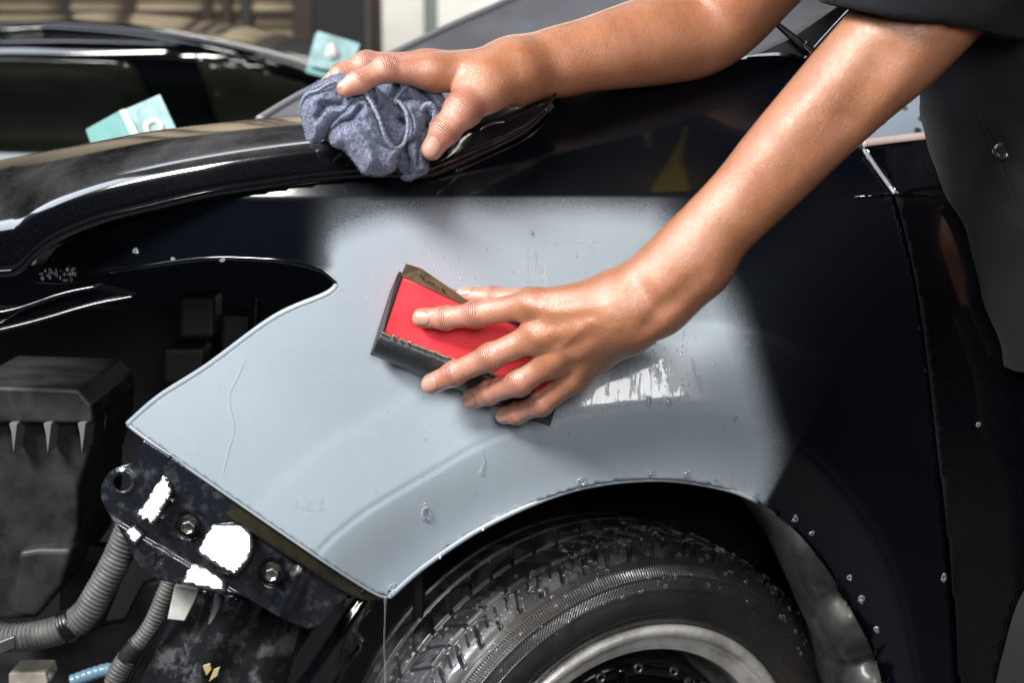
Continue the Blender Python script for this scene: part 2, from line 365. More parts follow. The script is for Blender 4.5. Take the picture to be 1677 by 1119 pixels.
M_BEIGE = simple('beige_slats', (.52, .44, .32), .8, var=.2, vscale=3)
M_BROWN = simple('brown_frame', (.05, .035, .028), .7); M_DARKGREEN = simple('dark_green_post', (.03, .04, .04), .6)
M_POST = simple('near_black_post', (.012, .012, .016), .7); M_WALLW = simple('whitewashed_wall', (.80, .80, .78), .9, var=.1, vscale=2)
M_FLOOR = simple('workshop_floor', (.03, .03, .03), .7, bs=8, bst=.3, bd=.01, var=.3, vscale=3)
M_GLASS = simple('windscreen_glass', (.11, .115, .13), .75, coat=.12, coatr=.35, var=.3, vscale=4)
def m_side():
    t = NT('wet_side_glass'); tr = t.n('BsdfTransparent', Color=rgb(.80, .88, 1)); g = t.n('BsdfGlossy', Color=rgb(1, 1, 1), Roughness=.08); d = t.n('BsdfDiffuse', Color=rgb(.02, .025, .02))
    m = t.n('MixShader', i0=.15); t.t.links.new(tr.outputs[0], m.inputs[1]); t.t.links.new(g.outputs[0], m.inputs[2])
    s = t.n('MixShader', i0=t.mr(t.voro(55), .30, .10)); t.t.links.new(m.outputs[0], s.inputs[1]); t.t.links.new(d.outputs[0], s.inputs[2])
    t.t.links.new(s.outputs[0], t.t.nodes['Material Output'].inputs[0]); return t.m
M_SIDE = m_side()
M_CHROME = simple('bright_metal', (.55, .57, .6), .15, 1.)

# ------------------------------------------------------------------ setting
GZ = -0.02
mk('floor', [(-12, -6, GZ), (12, -6, GZ), (12, 14, GZ), (-12, 14, GZ)], [(0, 1, 2, 3)], M_FLOOR, smooth=False)['kind'] = 'structure'

def quadp(pts, Y): return [P(a, b, Y) for a, b in pts]
# slatted facade far behind, with its frame
wl = empty('slatted_wall', P(200, 300, 5.0), 'beige slatted wall crossed by brown bars, far behind the black cars', 'wall')
x0 = P(-500, 0, 5)[0]; x1 = P(523, 0, 5)[0]; zt = P(0, -700, 5)[2]; zb = GZ
vs, fs = [], []; pitch = .105; z = zb; k = 0
while z < zt:
    for (zz, yy) in ((z, 5.0), (z+.08, 4.985), (z+.094, 5.05)):
        vs += [(x0, yy, zz), (x1, yy, zz)]
    z += pitch
nr = len(vs)//2
fs = [(2*i, 2*i+1, 2*i+3, 2*i+2) for i in range(nr-1)]
mk('slats', vs, fs, M_BEIGE, wl, smooth=False, solid=.01)
for px, wd, m in ((105, 11, M_DARKGREEN), (212, 16, M_BROWN), (340, 12, M_BROWN), (372, 14, M_BROWN), (403, 15, M_DARKGREEN), (500, 40, M_BROWN)):
    a = P(px-wd/2, 0, 4.93)[0]; b = P(px+wd/2, 0, 4.93)[0]
    box('upright_bar', ((a+b)/2, 4.93, (zb+zt)/2), (b-a, .07, zt-zb), m, wl)
for py, h in ((-30, 14), (22, 13), (100, 22), (190, 14)):
    a = P(0, py-h/2, 4.97)[2]; b = P(0, py+h/2, 4.97)[2]
    box('cross_bar', ((x0+x1)/2, 4.97, (a+b)/2), (x1-x0, .05, abs(b-a)), M_BROWN, wl)
def post(name, px0, px1, Y, m, label, cat):
    a = P(px0, 0, Y)[0]; b = P(px1, 0, Y)[0]; zt = P(0, -700, Y)[2]
    return tag(box(name, ((a+b)/2, Y, (zt+GZ)/2), (b-a, (b-a), zt-GZ), m, bevel=.01), label, cat)
post('pillar', 515, 602, 4.2, M_POST, 'near black square pillar behind the hand with the cloth', 'pillar')
post('door_frame', 600, 625, 4.5, M_BROWN, 'narrow dark brown door frame beside the near black pillar', 'door frame')
post('grey_post', 694, 716, 4.5, simple('grey_green_post', (.16, .19, .19), .7), 'thin grey green post right of the bright whitewashed wall', 'post')
a = P(623, 0, 5.3)[0]; b = P(2600, 0, 5.3)[0]
tag(box('white_wall', ((a+b)/2, 5.4, 1.4), (b-a, .1, 3.2), M_WALLW), 'sunlit whitewashed wall seen between pillar and windscreen', 'wall')

# the second car, out of focus
c2 = empty('parked_car', P(100, 300, 1.7), 'black saloon parked behind the bonnet, out of focus, dark side windows', 'car')
roof = outline([(-420, 60), (-200, 52), (0, 50), (90, 47), (250, 62), (400, 92), (500, 120), (570, 152), (700, 215), (860, 290)], [(860, 290), (860, 640)], [(860, 640), (-420, 640)], [(-420, 640), (-420, 60)], step=16)
def yc2(x, y): return 1.75-.18*sst(260, 40, y)+.10*0-.12*sst(200, 420, y)+.35*np.clip((110-y+0*x)/80, 0, 1)**2*.4
panel('body_side', roof, yc2, M_PAINT, c2, step=24, thick=.02)
rt = cr([(-420, 60), (-200, 52), (0, 50), (90, 47), (250, 62), (400, 92), (500, 120), (570, 152)], 6)
vs, fs = [], []
for i, (x, y) in enumerate(rt):
    p0 = P(x, y+3, float(yc2(x, y))); 
    for j in range(9):
        t = j/8; vs.append(p0+np.array([0, 1.35*t, .005+.10*math.sin(math.pi*min(t*1.1, 1))*.5+.0*t]))
for i in range(len(rt)-1):
    for j in range(8): a = i*9+j; fs.append((a, a+9, a+10, a+1))
mk('roof', vs, fs, M_PAINT, c2, solid=.01)
def win(out): panel('side_window', outline(*out, step=14), lambda x, y: yc2(x, y)-.012, M_GLASSDK, c2, step=24, thick=.006)
win(([(-380, 105), (-100, 98), (120, 100), (200, 104), (228, 118)], [(228, 118), (262, 200), (280, 270)], [(280, 270), (280, 420), (-380, 420)], [(-380, 420), (-380, 105)]))
win(([(318, 92), (400, 112), (500, 140), (560, 170)], [(560, 170), (720, 300)], [(720, 300), (400, 330), (372, 250)], [(372, 250), (340, 150), (318, 92)]))
tb = prism('pillar_trim', [(243, 84), (252, 84), (268, 120), (290, 190), (280, 190), (258, 125)], 1.72, 1.75, simple('trim_grey', (.08, .08, .1), .3), c2)

# teal boxes
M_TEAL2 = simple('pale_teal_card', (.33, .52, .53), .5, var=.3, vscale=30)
bx = empty('teal_box', P(210, 240, .62), 'small teal card box with a white ring and white spine, propped behind the bonnet', 'box')
def slab(name, pts, Y, th, m, par):
    return prism(name, pts, Y, (Y[0] if hasattr(Y, '__len__') else Y)+th, m, par, bevel=.001)
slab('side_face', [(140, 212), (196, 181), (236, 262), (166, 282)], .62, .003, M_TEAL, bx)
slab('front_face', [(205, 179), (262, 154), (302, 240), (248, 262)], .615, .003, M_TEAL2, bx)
slab('spine', [(195, 181), (206, 178), (249, 262), (235, 264)], .61, .003, M_WHITE, bx)
rp = [(252+17*math.cos(t), 208+15*math.sin(t)) for t in np.linspace(0, 2*math.pi, 24, endpoint=False)]
ri = [(252+8*math.cos(t), 209+8*math.sin(t)) for t in np.linspace(0, 2*math.pi, 24, endpoint=False)]
vs = [P(a, b, .613) for a, b in rp]+[P(a, b, .613) for a, b in ri]
mk('printed_ring', vs, [(i, (i+1) % 24, 24+(i+1) % 24, 24+i) for i in range(24)], simple('pale_pink_print', (.72, .66, .64), .5), bx, solid=.001)
tg = empty('teal_tag', P(548, 80, 1.3), 'teal square card with a white blot, above the fingers holding the cloth', 'card')
slab('card', [(520, 50), (590, 71), (574, 122), (503, 106)], 1.30, .003, M_TEAL2, tg)
mk('white_blot', [P(543+11*math.cos(t)*(1+.15*math.sin(3*t)), 84+14*math.sin(t), 1.297) for t in np.linspace(0, 2*math.pi, 20, endpoint=False)], [tuple(range(20))], M_WHITE, tg, solid=.001)
slab('backing', [(516, 54), (586, 75), (580, 140), (500, 118)], 1.318, .006, M_TEAL, tg)

# ------------------------------------------------------------------ the car being repaired
car = empty('black_car', (0, .4, GZ), 'black car with grey primer on its front wing being wet sanded', 'car')
LIP = cr([(640, 977), (700, 925), (800, 860), (930, 805), (1050, 786), (1150, 793), (1240, 822), (1330, 900), (1385, 985), (1425, 1060), (1448, 1130), (1470, 1260)], 8)
CREASE = cr([(540, 885), (600, 838), (700, 778), (800, 722), (900, 689), (1000, 671), (1100, 664), (1200, 672), (1290, 716), (1380, 800), (1460, 930), (1500, 1100), (1520, 1260)], 8)
LIPX = np.vstack([[(540, 1075)], LIP]); CREASEX = np.vstack([[(430, 1010)], CREASE])
def YS(x, y):
    x = np.asarray(x, float); y = np.asarray(y, float)
    yc = 325+0*x
    up = np.clip(yc-y, 0, None)
    Y = .043*(up/175)+.030*(up/175)**2
    Y = Y+.055*np.clip((560-x)/380, 0, None)**2
    dl = d_line(x, y, LIPX); dc = d_line(x, y, CREASEX)
    zone = np.vstack([CREASEX, LIPX[::-1]]); sd = sd_poly(x, y, zone)
    amp = .005+.021*sst(650, 960, x)*sst(1420, 1120, x)
    t = dl/(dl+dc+1e-6)
    inside = -amp+.020*(1-sst(0, 1, t)*.5-t*.5)
    q = np.clip(1-dc/150, 0, 1); outside = -amp*(q**1.2*(1-.25*q)/.75*sst(0, .25, q))
    f = np.where(sd < 0, inside, outside)
    r = np.clip(dc/7, 0, 1)
    f = f*r+(-amp+.0015)*(1-r)
    Y = Y+np.where(np.abs(sd) < 1e8, f, 0)
    return Y
TOPS = [(60, 455), (95, 405), (170, 372), (250, 350), (340, 330), (430, 312), (520, 299), (600, 292), (700, 292), (745, 276), (800, 250), (862, 220), (902, 182), (918, 150)]
FEN = outline(TOPS, [(918, 150), (1000, 128), (1150, 104), (1300, 88), (1388, 160)], [(1388, 160), (1415, 250), (1461, 318)],
    [(1461, 318), (1500, 480), (1528, 700), (1556, 1000), (1570, 1260)], [(1570, 1260), (1470, 1260)], [tuple(q) for q in LIP[::-6]][0:] if False else [(1470, 1260), (1448, 1130), (1425, 1060), (1385, 985), (1330, 900), (1240, 822), (1150, 793), (1050, 786), (930, 805), (800, 860), (700, 925), (640, 977)],
    [(640, 977), (618, 973), (560, 938), (450, 863), (330, 780), (240, 718), (210, 695)],
    [(210, 695), (262, 650), (340, 600), (450, 520), (535, 482), (553, 465)],
    [(553, 465), (530, 444), (480, 430), (420, 424), (330, 424), (200, 442), (112, 460), (60, 460)], step=5)
PRIM = np.array(outline([(180, 700), (350, 560), (500, 470), (545, 440)], [(545, 440), (550, 408), (600, 380), (700, 362), (900, 354), (1060, 364)], [(1060, 364), (1130, 430), (1180, 520), (1216, 610), (1240, 690), (1252, 740), (1244, 800), (1222, 850)], [(1222, 850), (900, 1050), (640, 1020), (400, 900), (180, 700)], step=14))
def f_primer(x, y):
    sd = sd_poly(x, y, PRIM)
    soft = 20+40*sst(1050, 1250, x)+20*sst(1050, 1250, x)*sst(620, 420, y)+46*sst(760, 560, y+0*x)*sst(440, 380, y)
    core = sst(soft, -soft*.35, sd)
    mist = (.50-.42*sst(1040, 1190, x))*np.exp(-np.clip(sd, 0, None)/55)*sst(322, 330, y+ .0*x)
    mist = mist+(.06-.045*sst(1040, 1190, x))*np.exp(-np.clip(sd, 0, None)/150)
    v = np.maximum(core, mist)
    v = v*np.where(y < 326+6*np.sin(x/70), .03, 1)*sst(430, 560, x+.35*(430-y)*0) if False else v*np.where(y < 324, .02, 1)
    left = sst(470, 560, x)
    v = np.where((y < 440) & (x < 560), v*left**1.5, v)
    side = ((x-1252)*(600-828)-(y-828)*(1378-1252))                     # straight masked edge
    v = np.where(side > 0, v, v*.05) if False else v
    xl = 1252+(828-y)*(1378-1252)/(828-600)
    v = v*(1-.96*sst(-5, 5, x-xl))
    return v
WET = np.array([(905, 690), (930, 660), (965, 640), (1000, 600), (1022, 560), (1050, 525), (1082, 515), (1080, 575), (1102, 600), (1100, 630), (1150, 664), (1190, 672), (1120, 676), (1000, 680), (940, 692)], float)
def f_wet(x, y):
    s = sd_poly(x, y, WET); v = .68*sst(18, -20, s)*(1-.38*np.exp(-((x-y*.28-(905))/6)**2))*(1-.42*np.exp(-((x-y*.28-(862))/7)**2)*sst(560, 620, y))*(1-.35*np.exp(-((x-y*.28-(818))/5)**2))
    d = np.hypot((x-510)/46, (y-826)/20); v = np.maximum(v, .75*sst(1.2, .2, d))
    for (ax, ay, bx, by, r) in ((868, 408, 900, 470, 12), (862, 420, 868, 460, 6), (775, 445, 790, 480, 6), (905, 400, 1010, 392, 4), (1100, 505, 1150, 640, 7)):
        v = np.maximum(v, .62*sst(r*1.6, 0, d_line(x, y, np.array([(ax, ay), (bx, by)]))))
    return v
fen = panel('front_wing', FEN, YS, M_FENDER, car, step=5.5, thick=.0022, attrs=dict(primer=f_primer, wet=f_wet), sharp=[np.array([(x, 325.) for x in np.arange(600, 1456, 6.)])])
# rolled edges of the wing
def edge(name, pts, dY, r, m, par, dfn=YS, n=10):
    c = cr(pts, 12) if len(pts) < 40 else np.array(pts, float); Y = dfn(c[:, 0], c[:, 1]) if callable(dfn) else np.full(len(c), dfn)
    return tube(name, PA(c[:, 0], c[:, 1], Y+dY), r, m, par, n=n, sm=1)
M_PRIMER = simple('grey_primer', (.28, .33, .38), .4, coat=.5, coatr=.2)
edge('rolled_edge', [(210, 695), (262, 650), (340, 600), (450, 520), (535, 482), (553, 465)], .0026, .0034, M_PRIMER, car)
edge('rolled_edge', [(553, 465), (530, 444), (480, 430), (420, 424), (330, 424), (200, 442), (112, 460), (60, 460)], .0026, .0030, M_PAINT, car)
edge('rolled_edge', [(640, 977), (618, 973), (560, 938), (450, 863), (330, 780), (240, 718), (210, 695)], .0026, .0028, M_PRIMER, car)
c = LIP[(LIP[:, 0] < 1245)]
edge('rolled_edge', [tuple(q) for q in c], .0026, .0028, M_PRIMER, car)
# door
M_EDGEGLINT = simple('edge_highlight_grey', (.20, .21, .23), .3, coat=.5)  # grey puts the highlight of the black door's edge into the colour
def YD(x, y): return .0+.045*(np.clip(330-y, 0, None)/150)**1.5-.004*np.exp(-((y-318)/9)**2)+.02*sst(700, 1200, y)+.0*x
DOOR = outline([(1420, 252), (1466, 316)], [(1466, 316), (1503, 480), (1531, 700), (1559, 1000), (1571, 1180)], [(1571, 1180), (1610, 1200), (1640, 1080), (1677, 968), (1760, 880), (2300, 700)], [(2300, 700), (2300, 226)], [(2300, 226), (1700, 222), (1540, 226), (1416, 240)], [(1416, 240), (1420, 252)], step=7)
panel('front_door', DOOR, YD, M_PAINT, car, step=9, thick=.001)
edge('door_edge', [(1419, 250), (1440, 281), (1466, 317)], .001, .0022, M_EDGEGLINT, car, YD)
edge('door_edge', [(1467, 319), (1505, 480), (1533, 700), (1561, 1000), (1572, 1180)], .004, .0010, M_VOID, car, YD)
edge('door_crease', [(1400, 323), (1461, 317)], -.001, .0016, M_PAINT, car, YS)
cz = edge('door_crease', [(1468, 317), (1510, 307), (1556, 303), (1580, 320), (1640, 332), (1800, 335)], -.001, .0032, M_PAINT, car, YD)
edge('belt_moulding', [(1412, 236), (1540, 222), (1700, 218), (2300, 222)], .010, .005, simple('pinkish_trim', (.45, .36, .32), .4), car, YD)
prism('gap_backing', [(1425, 262), (1480, 262), (1560, 480), (1620, 1000), (1620, 1200), (1520, 1200), (1490, 700), (1450, 420)], .05, .07, M_VOID, car)  # dark sheet added behind the gap to block the bright backdrop
# glazing and pillar highlight
panel('side_window', outline([(1380, 240), (1440, 160), (1500, 100)], [(1500, 100), (2000, 60)], [(2000, 60), (2000, 222), (1700, 220), (1540, 224), (1380, 240)], step=9), lambda x, y: .06+.0006*(230-y), M_SIDE, car, step=12, thick=.004)
edge('pillar_highlight', [(1180, 250), (1270, 165), (1325, 100), (1365, 55), (1402, 16), (1450, -30), (1540, -120)], .075, .0075, M_CHROME, car, lambda x, y: 0*x+.05)  # bright tube stands in for the highlight along the pillar edge
edge('mirror_bracket', [(1318, 70), (1326, 78), (1336, 88)], 0, .0035, M_CHROME, car, .09)
WS = outline([(425, 196), (500, 152), (590, 112), (650, 85), (740, 42), (830, 2), (960, -60), (1300, -200)], [(1300, -200), (1480, -160)], [(1480, -160), (1360, 60), (1240, 190)], [(1240, 190), (900, 250), (425, 250)], step=16)
def YW(x, y): return .30+.75*np.clip((230-y)/330, 0, 1.4)+.00045*np.clip(x-450, 0, None)*0
panel('windscreen', WS, YW, M_GLASS, car, step=18, thick=.005)
edge('windscreen_edge', [(425, 196), (500, 152), (590, 112), (650, 85), (740, 42), (830, 2), (960, -60)], .0, .006, simple('windscreen_rubber', (.2, .2, .22), .4), car, YW)
prism('cowl', [(900, 160), (1180, 118), (1300, 60), (1400, -10), (1420, 120), (1380, 175), (1280, 200), (950, 240)], .14, .20, M_RUBBERY, car)
prism('wiper_arm', [(1264, 36), (1274, 34), (1312, 62), (1330, 84), (1322, 90), (1300, 70)], .12, .128, M_DARKSTEEL, car)
# bonnet
LO = np.array([(-120, 452), (0, 447), (30, 441), (62, 410), (100, 385), (170, 357), (250, 337), (340, 316), (430, 302), (520, 290), (600, 284), (692, 284), (738, 268), (796, 243), (856, 213), (896, 178), (911, 152)], float)
HI = np.array([(-120, 290), (0, 262), (30, 256), (62, 250), (100, 243), (170, 229), (250, 214), (340, 203), (430, 193), (520, 186), (600, 180), (692, 172), (738, 166), (796, 158), (856, 150), (896, 146), (911, 140)], float)
lo = cr(LO, 8); hi = cr(HI, 8); vs = []; M = 26; K = 12
for (lx, ly), (hx, hy) in zip(lo, hi):
    a = sst(0, 160, lx)
    for j in range(M):
        t = j/(M-1); x = lx+(hx-lx)*t; y = ly+(hy-ly)*t
        tc = .42+.10*min(1, max(0, x/500)); sp_ = .035*math.log(1+math.exp((t-tc)/.035))
        Y = -.002+.016*t+.17*sp_+.05*max(0, (t-.80)/.2)**2+.05*max(0, (380-x)/480)**2
        if t < .10: Y += .005*(1-t/.10)**2
        vs.append(P(x, y, Y))
    p, q = vs[-1], vs[-2]; sl = (p[2]-CAM[2])/(p[1]-CAMY)
    for j in range(1, K+1):
        dy = .05*j*(1+.06*j); vs.append(p+np.array([0, dy, sl*dy-.10*dy*dy-.004*dy]))
T = M+K; fs = [(i*T+j, i*T+j+1, (i+1)*T+j+1, (i+1)*T+j) for i in range(len(lo)-1) for j in range(T-1)]
mk('bonnet', vs, [f[::-1] for f in fs], M_HOOD, car, solid=.0015, off=-1)
edge('bonnet_edge', [tuple(q) for q in LO[:-1]], .006, .005, M_PAINT, car, lambda x, y: .05*np.clip((380-x)/480, 0, None)**2)
edge('wing_edge', [(745, 280), (802, 254), (864, 224), (905, 186), (921, 150)], .0, .003, M_PAINT, car, YS)
edge('seal_strip', [(772, 232), (786, 214), (806, 202), (850, 196), (890, 170)], -.004, .0016, simple('wet_seal', (.05, .05, .055), .2, coat=1), car, lambda x, y: 0*x+.01)
# grille rail under the bonnet tip
prism('headlamp_trim', [(0, 528), (40, 505), (120, 478), (155, 470), (215, 486), (150, 502), (60, 530), (-60, 560), (-60, 540)], .045, .075, M_PAINT, car)
edge('trim_ridge', [(-60, 520), (20, 508), (100, 482), (155, 470)], 0, .0018, M_PAINT, car, .040)
edge('trim_ridge', [(-60, 556), (0, 541), (60, 526), (150, 500), (218, 486)], 0, .0018, M_PAINT, car, .040)
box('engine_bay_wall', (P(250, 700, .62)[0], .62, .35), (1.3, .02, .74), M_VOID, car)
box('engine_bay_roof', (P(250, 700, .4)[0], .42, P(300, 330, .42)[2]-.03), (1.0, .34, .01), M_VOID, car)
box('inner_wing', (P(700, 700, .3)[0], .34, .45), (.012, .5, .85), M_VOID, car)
# inner bits barely seen in the lamp opening
for (px, py, w_, h_, Y) in ((322, 520, 60, 70, .30), (385, 560, 50, 90, .34), (300, 600, 70, 60, .36)):
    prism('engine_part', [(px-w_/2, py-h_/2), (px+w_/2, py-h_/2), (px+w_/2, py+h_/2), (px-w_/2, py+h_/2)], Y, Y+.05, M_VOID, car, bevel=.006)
edge('vertical_pipe', [(420, 490), (418, 540), (420, 620)], 0, .006, M_DARKSTEEL, car, .27)
# air box lower left
ab = prism('air_box', [(-60, 650), (140, 650), (150, 690), (150, 700), (146, 745), (128, 800), (128, 870), (108, 945), (60, 1015), (-60, 1020)], .14, .34, M_RUBBERY, car, bevel=.006)
prism('air_box_lid', [(-60, 632), (128, 638), (150, 664), (152, 694), (-60, 694)], .118, .30, M_RUBBERY, ab, bevel=.004)
for px in (22, 78, 134):
    prism('rib', [(px-7, 694), (px+6, 694), (px+4, 712), (px, 744), (px-3, 712)], .108, .15, simple('pale_dusty_rib', (.13, .13, .125), .6) if px == 22 else bpy.data.materials['pale_dusty_rib'], ab, bevel=.0005)
prism('recess_block', [(30, 905), (62, 900), (118, 900), (100, 960), (60, 1012), (18, 1008)], .12, .2, M_RUBBERY, ab, bevel=.006)
edge('vacuum_bulb', [(146, 650), (164, 668), (164, 700), (150, 716)], 0, .006, simple('brown_rubber', (.10, .085, .07), .5), car, .2)
prism('lower_apron', [(-80, 1010), (60, 1040), (200, 1020), (230, 960), (300, 940), (330, 1000), (260, 1240), (-80, 1240)], .26, .28, M_RUBBERY, car, bevel=.004)
prism('apron_bracket', [(100, 900), (126, 892), (206, 900), (190, 970), (165, 1030), (120, 1036), (96, 1000)], .23, .25, M_DARKSTEEL, car, bevel=.003)
# hoses
cor = lambda p, a: (lambda s: a*math.sin(2*math.pi*s/p))
edge2 = lambda name, pts, Y, r, m, ring: tube(name, [P(x, y, Y_) for (x, y), Y_ in zip(pts, Y)], r, m, car, n=18, ring=ring, sm=6)
edge2('corrugated_hose', [(-30, 1040), (10, 1046), (60, 1042), (110, 1028), (140, 1006), (160, 975), (185, 930), (205, 885), (222, 840)], [.12]*9, .0155, M_HOSE, cor(.0052, .0013))
edge2('hose_clamp', [(105, 1030), (121, 1022)], [.12, .12], .0185, M_DARKSTEEL, cor(.004, .0006))
edge2('corrugated_hose', [(292, 920), (281, 950), (266, 985), (252, 1018), (234, 1046), (220, 1060)], [.11]*6, .0095, M_HOSE, cor(.0046, .001))
edge2('hose_joint', [(226, 1056), (212, 1072), (206, 1082)], [.108]*3, .0105, M_RUBBERY, None)
edge2('corrugated_hose', [(210, 1078), (196, 1100), (186, 1130), (180, 1180)], [.11]*4, .0115, M_HOSE, cor(.0046, .001))
edge2('blue_hose', [(118, 1117), (145, 1107), (176, 1098), (200, 1100)], [.13]*4, .0075, M_BLUEHOSE, cor(.007, .0004))
prism('wooden_wedge', [(14, 1104), (30, 1103), (74, 1103), (78, 1118), (70, 1150), (14, 1150)], .13, .17, simple('raw_wood', (.36, .33, .28), .7, bs=60, var=.3), car)
edge2('round_cap', [(78, 1108), (88, 1112)], [.14, .14], .008, M_HOSE, None)
prism('clip_corner', [(-10, 1056), (22, 1044), (24, 1062), (-10, 1076)], .1, .11, M_STEEL, car, bevel=.001)
# front rail
def yr(a, b): return lambda x, y: a+b*0*x
rail = panel('front_rail', outline([(352, 968), (420, 985), (500, 1015), (590, 962)], [(590, 962), (600, 990), (588, 1030), (560, 1070), (520, 1119), (470, 1240)], [(470, 1240), (190, 1240)], [(190, 1240), (230, 1119), (285, 1010), (300, 955)], [(300, 955), (352, 968)], step=7),
    lambda x, y: .085+.03*sst(0, 60, np.abs(x-(395-(y-960)*.48)))-.012*np.exp(-((x-(470-(y-960)*.3))/30)**2)+.02*sst(500, 600, x+(y-960)*.5)-.025*(y-960)/160, M_RAIL, car, step=7, thick=.003)
edge('rail_flange', [(358, 975), (350, 1010), (335, 1060), (310, 1119), (280, 1200)], -.012, .0042, simple('scuffed_flange', (.16, .17, .18), .35, coat=.6, bs=100, bst=.4, var=.4), rail, lambda x, y: .1+0*x)
edge('rail_flange', [(300, 965), (270, 1020), (235, 1070), (205, 1130), (180, 1220)], -.01, .003, M_PAINT, rail, lambda x, y: .1+0*x)
prism('white_strip', [(286, 960), (326, 966), (316, 990), (302, 1018), (274, 1015)], .075, .085, M_STRIP, rail, bevel=.001)
# torn liner by the tyre
rg = random.Random(3)
torn = [(600, 968), (590, 985), (598, 1000), (590, 1018), (596, 1030), (584, 1050), (566, 1072), (545, 1096), (528, 1119), (500, 1200)]
panel('torn_liner', np.array([(500, 1000), (560, 975), (602, 960), (640, 978), (618, 985), (608, 1000), (600, 1010), (598, 1022), (586, 1034), (600, 1052), (590, 1070), (572, 1090), (552, 1130), (520, 1240), (430, 1240)], float), lambda x, y: .06+.0004*np.abs(x-560)+.004*np.sin(x/9+y/13), M_PAINT, car, step=9, thick=.003)
edge('liner_lip', [(592, 972), (604, 966), (622, 974), (636, 982)], 0, .0025, M_PAINT, car, .02)
# flange and headlamp bracket
panel('wing_flange', outline([(212, 700), (330, 782), (450, 865), (560, 940), (625, 980)], [(625, 980), (600, 985), (560, 968), (500, 930), (400, 866), (300, 798), (228, 742)], [(228, 742), (236, 720), (212, 700)], step=5), lambda x, y: YS(x, y)+.012+.0*x, M_OLIVE, car, step=6, thick=.0015)
BR = outline([(236, 722), (228, 734), (221, 750), (212, 760), (190, 767), (172, 783), (165, 806), (172, 832), (192, 862), (208, 890), (222, 918), (240, 940), (262, 951)], [(262, 951), (295, 958), (340, 967), (368, 973)], [(368, 973), (392, 974), (421, 990), (472, 1019), (504, 1032)], [(504, 1032), (528, 1022), (545, 1002), (560, 985), (596, 958)], [(596, 958), (520, 912), (440, 858), (330, 782), (236, 722)], step=4)
hole = np.array([(201+14*math.cos(t), 791+13*math.sin(t)) for t in np.linspace(0, 2*math.pi, 22, endpoint=False)])
patches = [outline([(270, 775), (282, 804)], [(282, 804), (252, 857)], [(252, 857), (222, 846)], [(222, 846), (270, 775)], step=6),
           outline([(218, 859), (236, 874)], [(236, 874), (219, 893)], [(219, 893), (203, 872)], [(203, 872), (218, 859)], step=6),
           outline([(350, 856), (394, 858), (412, 880), (409, 912), (384, 942)], [(384, 942), (352, 925), (322, 905)], [(322, 905), (334, 878), (350, 856)], step=6),
           outline([(315, 921), (345, 934), (370, 952)], [(370, 952), (366, 971)], [(366, 971), (296, 956)], [(296, 956), (315, 921)], step=6)]
def facet(poly, Yc):                                   # added flat facet, turned half way between lens and key lamp to glint
    c = poly.mean(0); Pc = V(P(c[0], c[1], Yc)); n = ((CAM-Pc).normalized()+(KEY-Pc).normalized()).normalized()
    e = 2.; gx = V(P(c[0]+e, c[1], Yc))-Pc; gy = V(P(c[0], c[1]+e, Yc))-Pc; vd = (Pc-CAM).normalized()
    # change in y per pixel to stay in the plane
    def sl(g): t = -(n@g)/(n@vd); return (g+vd*t).y/e
    return c, sl(gx), sl(gy)
FC = [facet(p, .03) for p in patches]
def YB(x, y):
    x = np.asarray(x, float); y = np.asarray(y, float)
    s = (x-236)*.56-(y-722)*.83                     # distance across, 0 at the top edge
    Y = .024+.00006*s*-1+.0*x
    Y = Y+.004*sst(-12, 0, -np.abs(((x-190)*.83+(y-850)*-.0)*0+ (y-(848+(x-190)*.60))) )  # folded rib
    Y = Y-.010*np.exp(-(((x-480)+(y-960)*.5)/16)**2)*sst(900, 950, y)
    Y = Y+.012*sst(430, 520, x)
    for (cx, cy) in ((311, 861), (447, 938)): d = np.hypot(x-cx, y-cy); Y = Y+.003*sst(26, 20, d)
    d = np.hypot(x-258, y-916); Y = Y-.0012*np.exp(-((d-19)/2.2)**2)-.0009*np.exp(-((d-12)/2)**2)
    d = np.hypot(x-201, y-791); Y = Y-.004*np.exp(-((d-17)/5)**2)
    return Y
br = panel('headlamp_bracket', BR, YB, M_BRACKET, car, step=3, thick=.0025, holes=[hole])
def facet_panel(p, c, ax, ay):
    off = min(float(YB(np.array([q[0]]), np.array([q[1]]))[0])-(ax*(q[0]-c[0])+ay*(q[1]-c[1])) for q in p)+.0015
    return panel('glint_facet', p, lambda x, y: off+ax*(x-c[0])+ay*(y-c[1]), M_FACET, br, step=5, thick=.010)
def m_facet():
    t = NT('glint_facet_metal'); n = t.noise(260, 6, .75); k = t.noise(55, 6, .7, dist=.8)
    return t.out(Base__Color=t.mix(t.mr(k, .5, .7), rgb(.02, .022, .028), rgb(.10, .10, .11)), Roughness=t.mr(n, .35, .65, .12, .35), Coat__Weight=t.mr(k, .56, .62, 1, .1), Coat__Roughness=.08, Normal=t.bump(n, .3, .0005, t.bump(k, .35, .0018)))
M_FACET = m_facet()
for p, (c_, ax_, ay_) in zip(patches, FC): facet_panel(p, c_, ax_, ay_)
